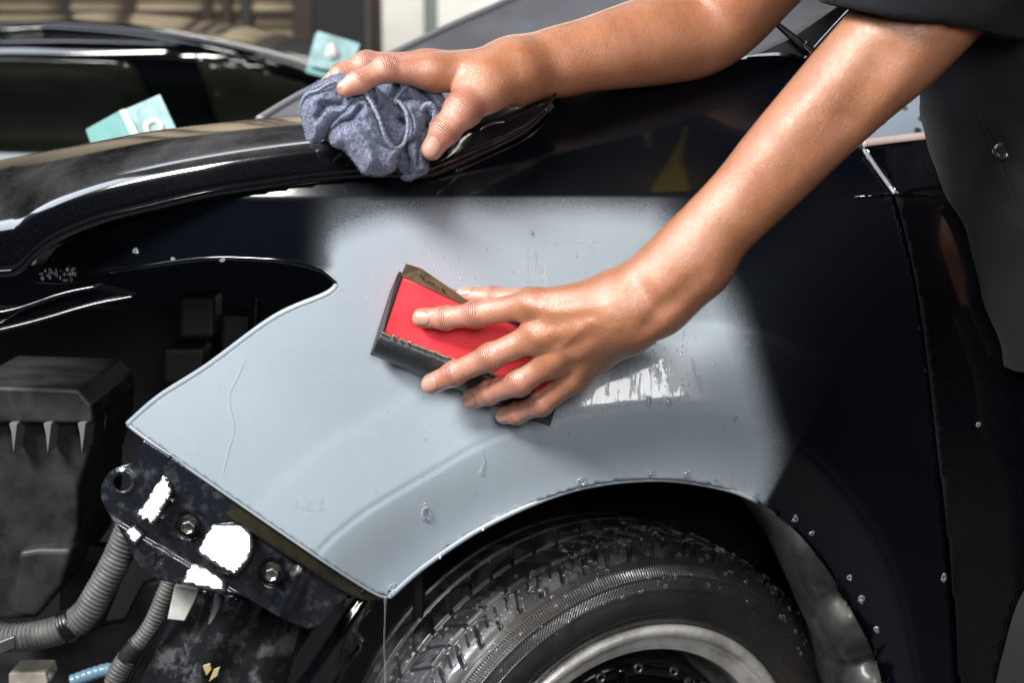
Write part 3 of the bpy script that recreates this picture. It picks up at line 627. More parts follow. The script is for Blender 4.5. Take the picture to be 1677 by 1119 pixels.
for i, (cx, cy) in enumerate(((311, 861), (447, 938))):
    c0 = V(P(cx, cy, .022)); vs, fs = [], []
    def ringv(r, y, n, hexa=False, ph=0): return [c0+Vector((r*math.cos(2*math.pi*k/n+ph), y, r*math.sin(2*math.pi*k/n+ph))) for k in range(n)]
    rr = [(.0115, .002), (.0118, -.002), (.0105, -.0035), (.0088, -.004)]
    n = 24
    for r_, y_ in rr: vs += ringv(r_, y_, n)
    fs = [(a*n+k, a*n+(k+1) % n, (a+1)*n+(k+1) % n, (a+1)*n+k) for a in range(3) for k in range(n)]+[tuple(range(3*n, 4*n))]
    bo = mk('bolt', vs, fs, M_DARKSTEEL, br, smooth=False)
    hx = ringv(.0078, -.003, 6, ph=.3)+ringv(.0074, -.0105, 6, ph=.3)+ringv(.0055, -.0108, 6, ph=.3)+ringv(.0048, -.0065, 6, ph=.3)
    mk('hex_head', hx, [(a*6+k, a*6+(k+1) % 6, (a+1)*6+(k+1) % 6, (a+1)*6+k) for a in range(3) for k in range(6)]+[tuple(range(18, 24))], M_STEEL, bo, smooth=False, bevel=.0006)
edge('embossed_mark', [(250, 926), (254, 916), (252, 906)], -.001, .0008, M_BRACKET, br, YB)
edge('embossed_mark', [(267, 908), (256, 917), (266, 926)], -.001, .0008, M_BRACKET, br, YB)
# brown leaf scraps on the rail
for pts in ([(332, 1092), (344, 1088), (346, 1098), (338, 1108)], [(350, 1098), (360, 1094), (356, 1108), (342, 1118)]):
    tag(prism('leaf_scrap', pts, .045, .048, simple('dry_leaf', (.42, .33, .16), .6), None, bevel=.0005), 'dry tan leaf scrap on the wet rail, %s of the two' % ('upper' if pts[0][0] == 332 else 'lower'), 'leaf', 'leaf scraps on the rail')

# ------------------------------------------------------------------ wheel arch liner
lp = cr([tuple(q) for q in LIP[::6]], 3)
rows = []
C0 = np.array([1010, 1330.])
for dY, sh in ((.004, 0), (.02, .008), (.05, .02), (.09, .035), (.16, .03), (.26, .02), (.34, .06), (.36, .5)):
    q = lp+(C0-lp)*sh; rows.append(PA(lp[:, 0], lp[:, 1], YS(lp[:, 0], lp[:, 1]))+0)
    base = rows[-1]; cen = P(1010, 1330, 0); d = base.copy(); she = sh+(.11*sst(1190, 1420, lp[:, 0])*min(1, dY/.03) if dY > .005 else 0)
    d[:, 0] += (cen[0]-d[:, 0])*she; d[:, 2] += (cen[2]-d[:, 2])*she; d[:, 1] += dY; rows[-1] = d
n = len(lp); vs = np.vstack(rows)
ln = mk('wheel_arch_liner', vs, [(a*n+k, a*n+k+1, (a+1)*n+k+1, (a+1)*n+k) for a in range(len(rows)-1) for k in range(n-1)], M_LINER, car, solid=.002)

# ------------------------------------------------------------------ wheel
WY = .075; FCN = V(P(1044, 1330, WY)); YAW = R(27)
axis = Vector((math.sin(YAW), -math.cos(YAW), 0)); ex = Vector((math.cos(YAW), math.sin(YAW), 0)); ez = Vector((0, 0, 1))
wh = hold('front_wheel', FCN, car)
RT, RR = .300, .213
def lathe(prof, nseg, a0=0, a1=2*math.pi, disp=None):
    prof = np.array(prof); m = len(prof); A = np.linspace(a0, a1, nseg, endpoint=(a1-a0 < 6.2))
    rr = np.broadcast_to(prof[None, :, 0], (len(A), m)).copy(); hh = np.broadcast_to(prof[None, :, 1], (len(A), m)).copy()
    if disp is not None: rr += disp(A[:, None], np.arange(m)[None, :]/(m-1), hh)
    ca, sa = np.cos(A)[:, None], np.sin(A)[:, None]
    Wp = np.array(FCN)[None, None]+rr[..., None]*(ca[..., None]*np.array(ex)+sa[..., None]*np.array(ez))+hh[..., None]*np.array(axis)
    vs = Wp.reshape(-1, 3); i = np.arange(len(A)-(0 if a1-a0 > 6.2 else 1)); j = np.arange(m-1)
    I, J = np.meshgrid(i, j, indexing='ij'); I2 = (I+1) % len(A)
    F = np.stack([I*m+J, I*m+J+1, I2*m+J+1, I2*m+J], -1).reshape(-1, 4)
    return vs, F
# profile: from rim bead out over the sidewall, shoulder, tread, inner shoulder; h is along the axis, 0 = rim face
pr = cr([(RR-.004, -.006), (RR+.004, .004), (RR+.018, .012), (RR+.036, .013), (RR+.058, .006), (RT-.018, -.004), (RT-.007, -.014), (RT-.001, -.030), (RT+.002, -.06), (RT+.003, -.09), (RT+.002, -.13), (RT-.003, -.165), (RT-.018, -.182), (RR+.04, -.19), (RR, -.18)], 22)
L = np.r_[0, np.cumsum(np.linalg.norm(np.diff(pr, axis=0), axis=1))]; LT = L[-1]; mm = 400
t = np.linspace(0, LT, mm); pr = np.c_[np.interp(t, L, pr[:, 0]), np.interp(t, L, pr[:, 1])]
rad = pr[:, 0]
def tdisp(A, s, h):
    hh = -h; d = np.zeros(np.broadcast(A, h).shape); tread = sst(.006, .016, hh)*sst(.19, .175, hh)*(rad[None, :] > RT-.02)
    arc = A*RT
    for hc in (.040, .078, .118, .150): d -= .006*sst(.0042, .0028, np.abs(hh-hc))*tread
    N = 66
    def lat(period, ph, slope, wdt, lo, hi, dep):
        u = (arc+slope*hh+ph) % period; u = np.minimum(u, period-u)
        return -dep*sst(wdt, wdt*.5, u)*sst(lo, lo+.002, hh)*sst(hi, hi-.002, hh)*tread
    per = 2*math.pi*RT/N
    d += lat(per, 0, .55, .0036, .008, .037, .0065)
    d += lat(per, per/2, .55, .0018, .018, .037, .004)
    d += lat(per, .3*per, -.6, .0030, .043, .075, .005)
    d += lat(per, 0, .5, .0030, .081, .115, .005)
    d += lat(per/2, 0, 0, .0010, .0165, .0185, .003)
    sw = (hh < .012)                                   # sidewall: herringbone band and rings
    rr = rad[None, :]+0*A
    band = sst(RT-.030, RT-.028, rr)*sst(RT-.0195, RT-.0215, rr)*(hh < .02)
    d += band*.0011*np.sign(np.sin(arc*2*math.pi/.0034))
    band = sst(RT-.042, RT-.040, rr)*sst(RT-.031, RT-.033, rr)*(hh < .02)
    d += band*.0009*np.sin((arc+(rr-RT)*1.2)*2*math.pi/.0042)
    for r0 in (RT-.019, RT-.0305, RT-.044, RT-.068, RR+.016): d += .0018*np.exp(-((rr-r0)/.0012)**2)*(hh < .02)
    d += .0012*np.sin(A*RT/.011)*np.exp(-((rr-(RR+.024))/.005)**2)*(hh < .02)*.6
    return d
vs, F = lathe(pr, 2600, R(18), R(165), tdisp)
ty = mkbig('tyre', vs, F, M_TYRE, wh)
tz = ((rad > RT-.012) & (pr[:, 1] < -.008)).astype(float); attr(ty, 'tread', np.tile(tz, 2600))
vs, F = lathe(pr[::8], 200, R(165.0), R(378.0)); mkbig('tyre_underside', vs, F, M_TYRE, ty)
rp = cr([(RR+.001, -.004), (RR+.002, .004), (RR-.002, .009), (RR-.008, .008), (RR-.011, .001), (RR-.016, -.004), (RR-.025, -.006), (RR-.029, -.012), (RR-.030, -.05), (RR-.04, -.09)], 8)
vs, F = lathe(rp, 360); rim = mkbig('rim', vs, F, M_RIM, wh, solid=.002)
vs, F = lathe([(RR-.04, -.09), (.06, -.075), (.03, -.06), (.0005, -.06)], 96); mkbig('brake_disc', vs, F, M_VOID, wh)
vs, F = lathe([(.135, -.045), (.143, -.035), (.154, -.030), (.163, -.035), (.168, -.05)], 160); mkbig('spoke_ring', vs, F, M_PAINT, wh, solid=.003)
for k in range(20):
    a = R(18*k+9+3); c0 = FCN+ex*math.cos(a)*.155+ez*math.sin(a)*.155+axis*-.030
    vs = []; n = 12; d = ex*1
    for r_, h_ in ((.0062, -.004), (.0062, .002), (.0045, .0035), (.0042, .0005), (.0005, -.0)):
        vs += [c0+(ex*math.cos(2*math.pi*q/n)+ez*math.sin(2*math.pi*q/n))*r_+axis*h_ for q in range(n)]
    mk('rivet', vs, [(b*n+q, b*n+(q+1) % n, (b+1)*n+(q+1) % n, (b+1)*n+q) for b in range(4) for q in range(n)], M_STEEL, wh)
for k in range(10):
    a = R(36*k+20); p0 = FCN+ex*math.cos(a)*.03+ez*math.sin(a)*.03+axis*-.03; p1 = FCN+ex*math.cos(a)*.158+ez*math.sin(a)*.158+axis*-.034
    tube('spoke', [p0, (p0+p1)/2+axis*.008, p1], [.012, .010, .008], M_PAINT, wh, n=10)

# ------------------------------------------------------------------ sanding block
sb = empty('sanding_block', P(760, 580, -.02), 'red foam sanding block wrapped in wet black sandpaper under the right hand', 'sanding block')
# face corners in the picture; the block lies on the wing, its top face toward the viewer
F0 = [(655, 447), (772, 497), (935, 600), (915, 668), (898, 668), (612, 545)]
TOPY = -.043
fa = [(657, 452), (700, 466), (772, 496), (850, 545), (920, 600), (925, 655), (880, 652), (730, 590), (626, 545)]
def YF(x, y): return TOPY+.0*x
prism('foam_pad', fa, TOPY, -.004, M_FOAM, sb, bevel=.003)
# black paper wrapped over the lower long side
n_ = 110; up = []; lw = []
for i in range(n_+1):
    t = i/n_; x = 622+t*(912-622); jag = 3.2*noise.noise(Vector((i*.43, 1, 2)))+1.6*noise.noise(Vector((i*1.7, 4, 2)))
    up.append((x+2, 546+t*(655-546)+10*math.sin(math.pi*t)*0+jag-0*t)); lw.append((608+t*(900-608), 581+t*(700-581)))
vs, fs = [], []
for i in range(n_+1):
    (ux, uy), (lx, ly) = up[i], lw[i]
    for s_, Yq in ((0, TOPY-.0016), (.25, TOPY-.002), (.55, TOPY+.000), (.85, TOPY+.010), (1, TOPY+.024)):
        vs.append(P(ux+(lx-ux)*s_, uy+(ly-uy)*s_, Yq))
for i in range(n_):
    for k in range(4): fs.append((i*5+k, (i+1)*5+k, (i+1)*5+k+1, i*5+k+1))
mk('sandpaper', vs, fs, M_GRIT, sb, solid=.0009)
vs, fs = [], []
for i in range(n_+1):                                  # torn brown paper edge showing behind the grit
    (ux, uy) = up[i]; j2 = 1.5+1.2*abs(noise.noise(Vector((i*1.3, 5, 2))))*2.5
    for q in (-j2-1, 1.6): vs.append(P(ux+1, uy+q, TOPY-.0009))
mk('torn_paper_edge', vs, [(2*i, 2*i+2, 2*i+3, 2*i+1) for i in range(n_)], M_PAPER, sb, solid=.0005)
prism('paper_end_fold', [(621, 543), (630, 548), (612, 583), (608, 582)], [TOPY-.002, TOPY-.002, TOPY+.02, TOPY+.02], -.012, M_PAPER, sb, bevel=.0003)
# left short side, soaked dark paper
sd_ = [P(655, 445, TOPY-.001), P(659, 450, TOPY-.001), P(628, 545, TOPY-.001), P(611, 583, TOPY+.022), P(607, 581, TOPY+.026), P(640, 478, TOPY+.012), P(652, 449, TOPY+.004)]
mk('folded_side', sd_, [tuple(range(7))], M_PAPERDK, sb, smooth=False, solid=.0014)
# top long flap
fl = [P(665, 432, TOPY-.012), P(690, 440, TOPY-.011), P(768, 494, TOPY-.006), P(790, 512, TOPY-.003), P(735, 488, TOPY-.002), P(657, 450, TOPY-.002)]
mk('paper_flap', fl, [(0, 1, 5), (1, 2, 4, 5), (2, 3, 4)], M_PAPER, sb, smooth=False, solid=.0008)
for k, (xa, ya, xb, yb) in enumerate(((686, 446, 694, 458), (694, 458, 712, 466), (722, 470, 728, 480), (740, 478, 760, 492))):
    tube('printed_line', [P(xa, ya, TOPY-.012+.004*k/2), P(xb, yb, TOPY-.011+.004*k/2)], .0006, M_PAPERDK, sb, n=6)

# ------------------------------------------------------------------ implicit bodies: rounded cones blended, meshed by surface nets
def smin(a, b, k):
    h = np.clip(.5+.5*(b-a)/k, 0, 1); return b+(a-b)*h-k*h*(1-h)
def rc(p, a, b, ra, rb, n=None, f=1.):
    ab = b-a; t = np.clip(((p-a)@ab)/max(ab@ab, 1e-12), 0, 1)[:, None]; w_ = p-(a+t*ab)
    if n is not None: w_ = w_+(w_@n)[:, None]*n[None]*(1/f-1)
    return np.sqrt((w_*w_).sum(1))-(ra+(rb-ra)*t[:, 0])
def pj(px, py, Y, r): return (P(px, py, Y), r*S(Y))
def chain(pts, n=None, f=1.): return [(a[0], b[0], a[1], b[1], n, f) for a, b in zip(pts[:-1], pts[1:])]
def smooth(js, n=5):
    q = cr([list(j[0])+[j[1]] for j in js], n); return [(v[:3], v[3]) for v in q]
def f_group(p, prims, k):
    d = None
    for q in prims:
        e = rc(p, *q); d = e if d is None else smin(d, e, k)
    return d.astype(np.float32)
def mesh_sdf(fun, xs, ys, zs, pad=.012, newton=2):
    nx, ny, nz = len(xs), len(ys), len(zs); B = 8
    D = np.full((nx, ny, nz), 1., np.float32)
    def edges_(a): return list(range(0, len(a)-1, B))
    bx_, by_, bz_ = edges_(xs), edges_(ys), edges_(zs)
    lo_ = lambda a, i: a[i]; hi_ = lambda a, i: a[min(i+B, len(a)-1)]
    cx = np.array([(a, b) for a, b in ((lo_(xs, i), hi_(xs, i)) for i in bx_)]); cy = np.array([(lo_(ys, i), hi_(ys, i)) for i in by_]); cz = np.array([(lo_(zs, i), hi_(zs, i)) for i in bz_])
    I, J, K_ = np.meshgrid(range(len(bx_)), range(len(by_)), range(len(bz_)), indexing='ij'); I, J, K_ = I.ravel(), J.ravel(), K_.ravel()
    cc = np.c_[cx[I].mean(1), cy[J].mean(1), cz[K_].mean(1)]; hd = np.sqrt((cx[I, 1]-cx[I, 0])**2+(cy[J, 1]-cy[J, 0])**2+(cz[K_, 1]-cz[K_, 0])**2)/2
    dc = fun(cc)
    near = np.abs(dc) < hd*1.35+pad
    for i, j, k in zip(I[~near], J[~near], K_[~near]): pass
    neg = (~near) & (dc < 0)
    for i, j, k in zip(I[neg], J[neg], K_[neg]): D[bx_[i]:bx_[i]+B, by_[j]:by_[j]+B, bz_[k]:bz_[k]+B] = -1
    mask = np.zeros(D.shape, bool)
    for i, j, k in zip(I[near], J[near], K_[near]): mask[bx_[i]:bx_[i]+B, by_[j]:by_[j]+B, bz_[k]:bz_[k]+B] = True
    idx = np.argwhere(mask); del mask
    for s in range(0, len(idx), 400000):
        q = idx[s:s+400000]; D[q[:, 0], q[:, 1], q[:, 2]] = fun(np.c_[xs[q[:, 0]], ys[q[:, 1]], zs[q[:, 2]]])
    del idx
    neg = D < 0
    c = np.zeros((nx-1, ny-1, nz-1), np.uint8)
    for a in (0, 1):
        for b in (0, 1):
            for e in (0, 1): c += neg[a:nx-1+a, b:ny-1+b, e:nz-1+e]
    cells = np.argwhere((c > 0) & (c < 8)); del c
    acc = np.zeros((len(cells), 3)); cnt = np.zeros(len(cells))
    co = [(a, b, e) for a in (0, 1) for b in (0, 1) for e in (0, 1)]
    for u in co:
        for ax_ in range(3):
            if u[ax_]: continue
            v_ = list(u); v_[ax_] = 1
            i0 = cells+np.array(u); i1 = cells+np.array(v_)
            d0 = D[i0[:, 0], i0[:, 1], i0[:, 2]]; d1 = D[i1[:, 0], i1[:, 1], i1[:, 2]]
            m = (d0 < 0) != (d1 < 0); t = np.where(m, d0/(d0-d1+1e-20), 0)[:, None]
            p0 = np.c_[xs[i0[:, 0]], ys[i0[:, 1]], zs[i0[:, 2]]]; p1 = np.c_[xs[i1[:, 0]], ys[i1[:, 1]], zs[i1[:, 2]]]
            acc += np.where(m[:, None], p0+(p1-p0)*t, 0); cnt += m
    vs = acc/np.maximum(cnt, 1)[:, None]
    idm = np.full((nx-1, ny-1, nz-1), -1, np.int32); idm[cells[:, 0], cells[:, 1], cells[:, 2]] = np.arange(len(cells))
    Q = []
    for ax_ in range(3):
        o1, o2 = [(1, 2), (2, 0), (0, 1)][ax_]
        sl0 = [slice(None)]*3; sl1 = [slice(None)]*3; sl0[ax_] = slice(0, -1); sl1[ax_] = slice(1, None)
        a = neg[tuple(sl0)]; b = neg[tuple(sl1)]; e = np.argwhere(a != b)
        e = e[(e[:, o1] > 0) & (e[:, o2] > 0) & (e[:, o1] < D.shape[o1]-1) & (e[:, o2] < D.shape[o2]-1)]
        s = a[e[:, 0], e[:, 1], e[:, 2]]
        q = []
        for da, db in ((0, 0), (1, 0), (1, 1), (0, 1)):
            f = e.copy(); f[:, o1] -= da; f[:, o2] -= db; q.append(idm[f[:, 0], f[:, 1], f[:, 2]])
        q = np.stack(q, 1); q[~s] = q[~s][:, ::-1]; Q.append(q)
    Q = np.vstack(Q); Q = Q[(Q >= 0).all(1)]
    for _ in range(newton):
        h = .0004; d = fun(vs); g = np.stack([(fun(vs+np.eye(3)[k]*h)-d)/h for k in range(3)], 1); g2 = np.maximum((g*g).sum(1), .25)
        st = np.clip(d/g2, -.0015, .0015); vs = vs-st[:, None]*g
    return vs, Q[:, ::-1]
def axis_grid(pts):                                     # [(start, step), ..., (end, None)]
    out = []
    for (a, s), (b, _) in zip(pts[:-1], pts[1:]): out += list(np.arange(a, b-1e-9, s))
    return np.array(out)

# ---- the man's body: both arms, hands, shoulders, trunk
nC = np.array([0, -1., 0])
FINGERS = []   # (joints, radii)
def finger(js): FINGERS.append([pj(*j) for j in js]); return FINGERS[-1]
DY = -.002
rI = finger([(872, 498, -.094, 23), (780, 515, -.073, 20.5), (730, 521, -.060, 18), (691, 521, -.054, 16.5)])
rM = finger([(885, 548, -.097, 24), (803, 585, -.078, 21.5), (744, 612, -.060, 19), (707, 629, -.050, 17.5)])
rR = finger([(908, 588, -.092, 23), (850, 627, -.080, 21.5), (802, 643, -.050, 19), (772, 654, -.038, 17.5)])
rL = finger([(940, 620, -.082, 21), (886, 662, -.068, 18.5), (848, 677, -.042, 17), (826, 680, -.034, 15.5)])
rT = finger([(950, 505, -.070, 30), (868, 494, -.045, 22), (808, 489, -.032, 18), (760, 484, -.024, 14.5)])
lI = finger([(712, 118, -.035, 27), (632, 112, -.052, 20), (588, 133, -.064, 17.5), (566, 145, -.066, 14.5)])
lM = finger([(700, 112, .012, 26), (600, 104, .000, 19), (560, 122, -.008, 17), (538, 140, -.008, 15)])
lR = finger([(706, 118, .040, 25), (630, 118, .035, 19), (590, 140, .03, 17), (575, 160, .03, 15)])
lT = finger([(798, 142, -.035, 36), (759, 178, -.058, 29), (729, 213, -.066, 22.5), (708, 244, -.066, 18)])
rp1 = chain([rI[0], pj(998, 494, -.118, 40)]); rp2 = chain([rM[0], pj(1005, 508, -.124, 42)]); rp3 = chain([rR[0], pj(1012, 524, -.122, 40)]); rp4 = chain([rL[0], pj(1022, 542, -.112, 36)]); rp5 = chain([rT[0], pj(1000, 505, -.105, 40)])
fa1 = [pj(1020, 500, -.116, 48), pj(1065, 470, -.120, 52), pj(1122, 422, -.126, 58), pj(1222, 324, -.136, 62), pj(1288, 252, -.144, 69), pj(1384, 150, -.155, 77), pj(1470, 65, -.160, 86), pj(1560, -40, -.14, 95), pj(1660, -160, -.08, 105)]
fa2 = [pj(1034, 527, -.112, 36), pj(1075, 500, -.122, 43), pj(1140, 440, -.13, 48)]
lp1 = chain([lI[0], pj(838, 115, -.012, 42)]); lp2 = chain([lM[0], pj(838, 118, .015, 38)]); lp4 = chain([lR[0], pj(838, 122, .035, 36)]); lp3 = chain([lT[0], pj(842, 118, -.012, 41)])
la1 = [pj(838, 116, .0, 43), pj(880, 106, .01, 47), pj(960, 90, .03, 56), pj(1060, 68, .06, 68), pj(1140, 52, .085, 70), pj(1190, 10, .09, 76), pj(1262, -70, .06, 82), pj(1400, -190, .0, 95), pj(1500, -240, -.03, 100)]
la2 = [pj(838, 122, .03, 34), pj(900, 108, .045, 42)]
fa1s, la1s = smooth(fa1), smooth(la1)
RELIEF = [(P(902, 512, -.120), P(992, 500, -.152), -.0016, .006), (P(925, 548, -.124), P(1000, 516, -.154), -.0015, .006), (P(948, 582, -.118), P(1008, 532, -.150), -.0014, .006), (P(905, 532, -.122), P(960, 520, -.140), .0012, .006), (P(935, 568, -.120), P(975, 548, -.140), .0012, .006), (P(915, 575, -.120), P(962, 528, -.145), -.0011, .0035), (P(962, 528, -.145), P(1010, 535, -.15), -.0011, .0035), (P(985, 585, -.11), P(1035, 545, -.13), .0016, .008)]
DENTS = [(P(1448, 92, -.205), P(1395, 190, -.195), .0075, .017), (P(1350, 235, -.20), P(1240, 352, -.185), .0035, .016), (P(1345, 130, -.20), P(1215, 268, -.185), -.0030, .015), (P(1040, 468, -.155), P(1075, 500, -.155), .003, .010), (P(1150, 455, -.17), P(1060, 530, -.15), .0028, .009), (P(880, 125, -.03), P(930, 120, -.03), .003, .012), (P(1010, 105, -.01), P(1120, 90, .03), .003, .02), (P(1052, 552, -.14), P(1054, 552, -.14), -.004, .010)]
trunk = [pj(1720, -170, -.02, 200), pj(1830, 150, .02, 195), pj(1900, 460, .02, 185)]
legs1 = [pj(1900, 470, .02, 140), pj(1980, 900, .0, 105), pj(1950, 1450, .02, 80)]; legs2 = [pj(1920, 470, -.22, 140), pj(2040, 900, -.24, 105), pj(2060, 1450, -.22, 80)]
veins = chain([pj(905, 560, -.126, 5), pj(940, 545, -.148, 6), pj(985, 540, -.160, 5)])
palmR = rp1+rp2+rp3+rp4+rp5; palmL = lp1+lp2+lp3+lp4
def knob(j, up, r): return (j[0]+up, j[0]+up*1.001+1e-6, r, r, None, 1.)
def fing_f(p, F):
    d = f_group(p, chain(F), .006)
    for j in (F[1], F[2]):
        e = np.sqrt(((p-j[0])**2).sum(1))-j[1]*1.045; d = smin(d, e, .004)
    return d
def near(F, p, m=.05):
    a = np.array([q[0] for q in F]); r = max(q[1] for q in F)+m
    return ((p > a.min(0)-r) & (p < a.max(0)+r)).all(1)
def body(p):
    p = np.asarray(p, float); n = len(p)
    d = f_group(p, chain(fa1s), .004); d = smin(d, f_group(p, chain(fa2), .02), .03)
    # elbow dent and extensor ridge on the right arm
    lft = f_group(p, chain(la1s), .004); lft = smin(lft, f_group(p, chain(la2), .02), .03)
    tr = f_group(p, chain(trunk)+chain(legs1)+chain(legs2), .08); tr = smin(tr, lft, .05)
    for da, db, am, sg in DENTS: d = d+am*np.exp(-(rc(p, da, db, 0, 0)/sg)**2)
    ridge = P(1425, 80, -.295)
    out = smin(d, tr, .025)
    for palm, fs, k in ((palmR, (rI, rM, rR, rL, rT), .012), (palmL, (lI, lM, lR, lT), .014)):
        m = near([(q[0], q[2]) for q in palm]+[j for F in fs for j in F], p)
        if not m.any(): continue
        q = p[m]; pm = f_group(q, palm, .022); res = None
        for F in fs:
            e = smin(pm, fing_f(q, F), k); res = e if res is None else np.minimum(res, e)
        for F in fs[:3]:
            e = np.sqrt(((q-F[0][0]-np.array([0, -F[0][1]*.42, F[0][1]*.1]))**2).sum(1))-F[0][1]*.72; res = smin(res, e, .006)
        # tendons
        if palm is palmR:
            for F in (rI, rM, rR, rL):
                a = F[0][0]+np.array([0, -F[0][1]*.80, 0]); b = P(1005, 512, -.118)+np.array([0, -.020, 0])
                e = rc(q, a, a+(b-a)*.7, .0050, .0026); res = smin(res, e, .008)
        if palm is palmR:
            for da, db, am, sg in RELIEF: res = res+.62*am*np.exp(-(rc(q, da, db, 0, 0)/sg)**2)
        out[m] = smin(out[m], res, .018)
    return out.astype(np.float32)
xl, xr = P(500, 300, 0)[0]-.03, P(1090, 300, 0)[0]; xe = P(2250, 300, 0)[0]+.1
ztop = P(800, -420, 0)[2]; zf = P(800, 60, -.1)[2]+.02; zlo = P(800, 715, -.1)[2]-.01
xs = axis_grid([(xl, .0015), (xr, .0035), (P(1720, 0, -.1)[0], .012), (xe, None)])
ys = axis_grid([(-.36, .006), (-.30, .0035), (-.135, .0015), (-.015, .0018), (.075, .004), (.20, .010), (.34, None)])
zs = axis_grid([(.02, .02), (zlo-.01, .0015), (zf, .004), (ztop, None)])
bv, bq = mesh_sdf(body, xs, ys, zs)
# surface details in finger coordinates
nailm = np.zeros(len(bv)); wrk = np.zeros(len(bv)); axl = np.zeros(len(bv)); fin = np.zeros(len(bv)); kn = np.zeros(len(bv)); disp = np.zeros((len(bv), 3))
def dorsal(t, up):
    n = np.array(up, float); n = n-t*(n@t); return n/np.linalg.norm(n)
UPS = {id(rI): (0, -1, .15), id(rM): (-.1, -1, .1), id(rR): (-.35, -1, .0), id(rL): (-.45, -1, .05), id(rT): (0, -.6, .8), id(lI): (-.55, -.45, .8), id(lM): (-.2, -.3, 1), id(lR): (-.2, -.1, 1), id(lT): (-.15, -1, .05)}
for F in FINGERS:
    js = [q[0] for q in F]; rs = [q[1] for q in F]; up = UPS[id(F)]
    m = np.where(near(F, bv, .004))[0]; p = bv[m]
    dd = fing_f(p, F); tot = np.linalg.norm(js[1]-js[0])
    on = np.abs(dd) < .0035; tt = ((p-js[0])@(js[1]-js[0]))/tot**2
    fin[m] = np.maximum(fin[m], np.where(on, sst(.0, .9, tt), 0)*.8)
    t = (js[3]-js[2]); L = np.linalg.norm(t); t = t/L; n = dorsal(t, up); b = np.cross(t, n); r = rs[3]
    c = js[3]+t*r*-.12
    u = (p-c)@t/(r*.92); v = (p-c)@b/(r*.72); hh = (p-c)@n
    e = (np.abs(u)**2.8+np.abs(v)**2.8)**(1/2.8); mk_ = sst(1.06, .94, e)*(hh > r*.15)
    nailm[m] = np.maximum(nailm[m], mk_)
    groove = np.exp(-((e-1.08)/.09)**2)*(hh > r*.1)*(u < .75)
    disp[m] += n[None]*((-.00045*groove+.0003*mk_)[:, None])
    for ji, amp in ((1, 1.), (2, .8)):
        ta = js[ji+1]-js[ji-1]; ta = ta/np.linalg.norm(ta); nn = dorsal(ta, up)
        q = p-js[ji]; ua = q@ta; hn = q@nn; wl_ = np.exp(-(ua/(rs[ji]*(.52 if ji == 1 else .30)))**2)*(hn > 0)*sst(.0, rs[ji]*.5, hn)*on*amp
        bigger = wl_ > wrk[m]; wrk[m] = np.where(bigger, wl_, wrk[m]); axl[m] = np.where(bigger, ua+.25*np.abs(q@np.cross(ta, nn))*0, axl[m])
        kn[m] = np.maximum(kn[m], .28*wl_)
bv = bv+disp
person = empty('person', P(1760, 500, -.1)*np.array([1, 1, 0])+np.array([0, 0, GZ]), 'man in black short sleeves leaning over the wing, sanding block and cloth in his hands', 'person')
bo = mkbig('body', bv, bq, M_SKIN, person)
wetA = .55+0*bv[:, 0]
pw = P(1180, 330, -.2); wetA = np.maximum(wetA, sst(.42, .1, np.abs((bv[:, 0]-pw[0])*.7+(bv[:, 2]-pw[2])*-.0)))
hand = (bv[:, 0] < xr-.0)
wetA = np.where(bv[:, 1] > -.02, .35, wetA); wetA = np.where(hand & (fin > .05), 1, wetA)
for k_, a_ in (('nail', nailm), ('wrk', wrk), ('axial', axl), ('finger', fin), ('knuckle', kn), ('wet', wetA)): attr(bo, k_, a_)

# ---- shirt: loose trunk and two short sleeves, cut clean at the hems
hemR_c = P(1535, 30, -.19); axR = (fa1[7][0]-fa1[6][0]); axR = axR/np.linalg.norm(axR)
slR = [pj(1450, 60, -.162, 126), pj(1560, -40, -.14, 136), pj(1680, -170, -.07, 140)]
slL = [pj(1262, -70, .06, 100), pj(1400, -190, .0, 120), pj(1560, -250, -.03, 130)]
HA, HB, HC = P(1398, 15, -.10), P(1690, 70, -.05), P(1450, 22, -.36)
hn = np.cross(HB-HA, HC-HA); hn /= np.linalg.norm(hn)
if hn[2] < 0: hn = -hn
shT = [pj(1735, -200, -.03, 215), pj(1765, 120, -.02, 225), pj(1812, 330, -.03, 206), pj(1852, 500, -.03, 212), pj(1868, 560, -.03, 215)]
def fold(p):
    return 0.009*np.abs(np.sin(p[:, 0]*19-p[:, 2]*9+1.2*np.sin(p[:, 2]*7)))+.005*np.sin(p[:, 0]*34+p[:, 2]*30+1.5*np.sin(p[:, 0]*11))+.002*np.sin(p[:, 0]*60-p[:, 2]*35+p[:, 1]*30)+.0006*np.sin(p[:, 2]*170+p[:, 0]*90+3*np.sin(p[:, 0]*40))
def shirt(p):
    p = np.asarray(p, float)
    t = f_group(p, chain(shT), .06)
    zb_ = P(1800, 622, -.1)[2]; t = np.maximum(t, zb_-p[:, 2]+.018*np.sin(p[:, 0]*22))
    a = f_group(p, chain(slR), .04)+.35*fold(p); q = (p-HA)@hn
    a = -smin(-a, q+.0015*np.sin(p[:, 0]*45), .007)
    inner = f_group(p, chain([(q_[0], q_[1]+.008) for q_ in fa1[5:8]]), .03)
    b = f_group(p, chain(slL), .04); lc = lp_ = (p-P(1330, -60, .05))@np.array([.55, -.25, .80]); b = np.maximum(b, -lc)
    hq = np.clip(np.abs(q)/.03, 0, 1); t = t+fold(p); b = b+fold(p); d = np.minimum(smin(t, a+0*hq, .004), b)
    shell = np.where(p[:, 2] > P(1500, 190, -.2)[2], -inner, -1.)
    return np.maximum(d, shell-.0).astype(np.float32)
x0s, x1s = P(1230, 0, 0)[0], P(2250, 0, 0)[0]+.12
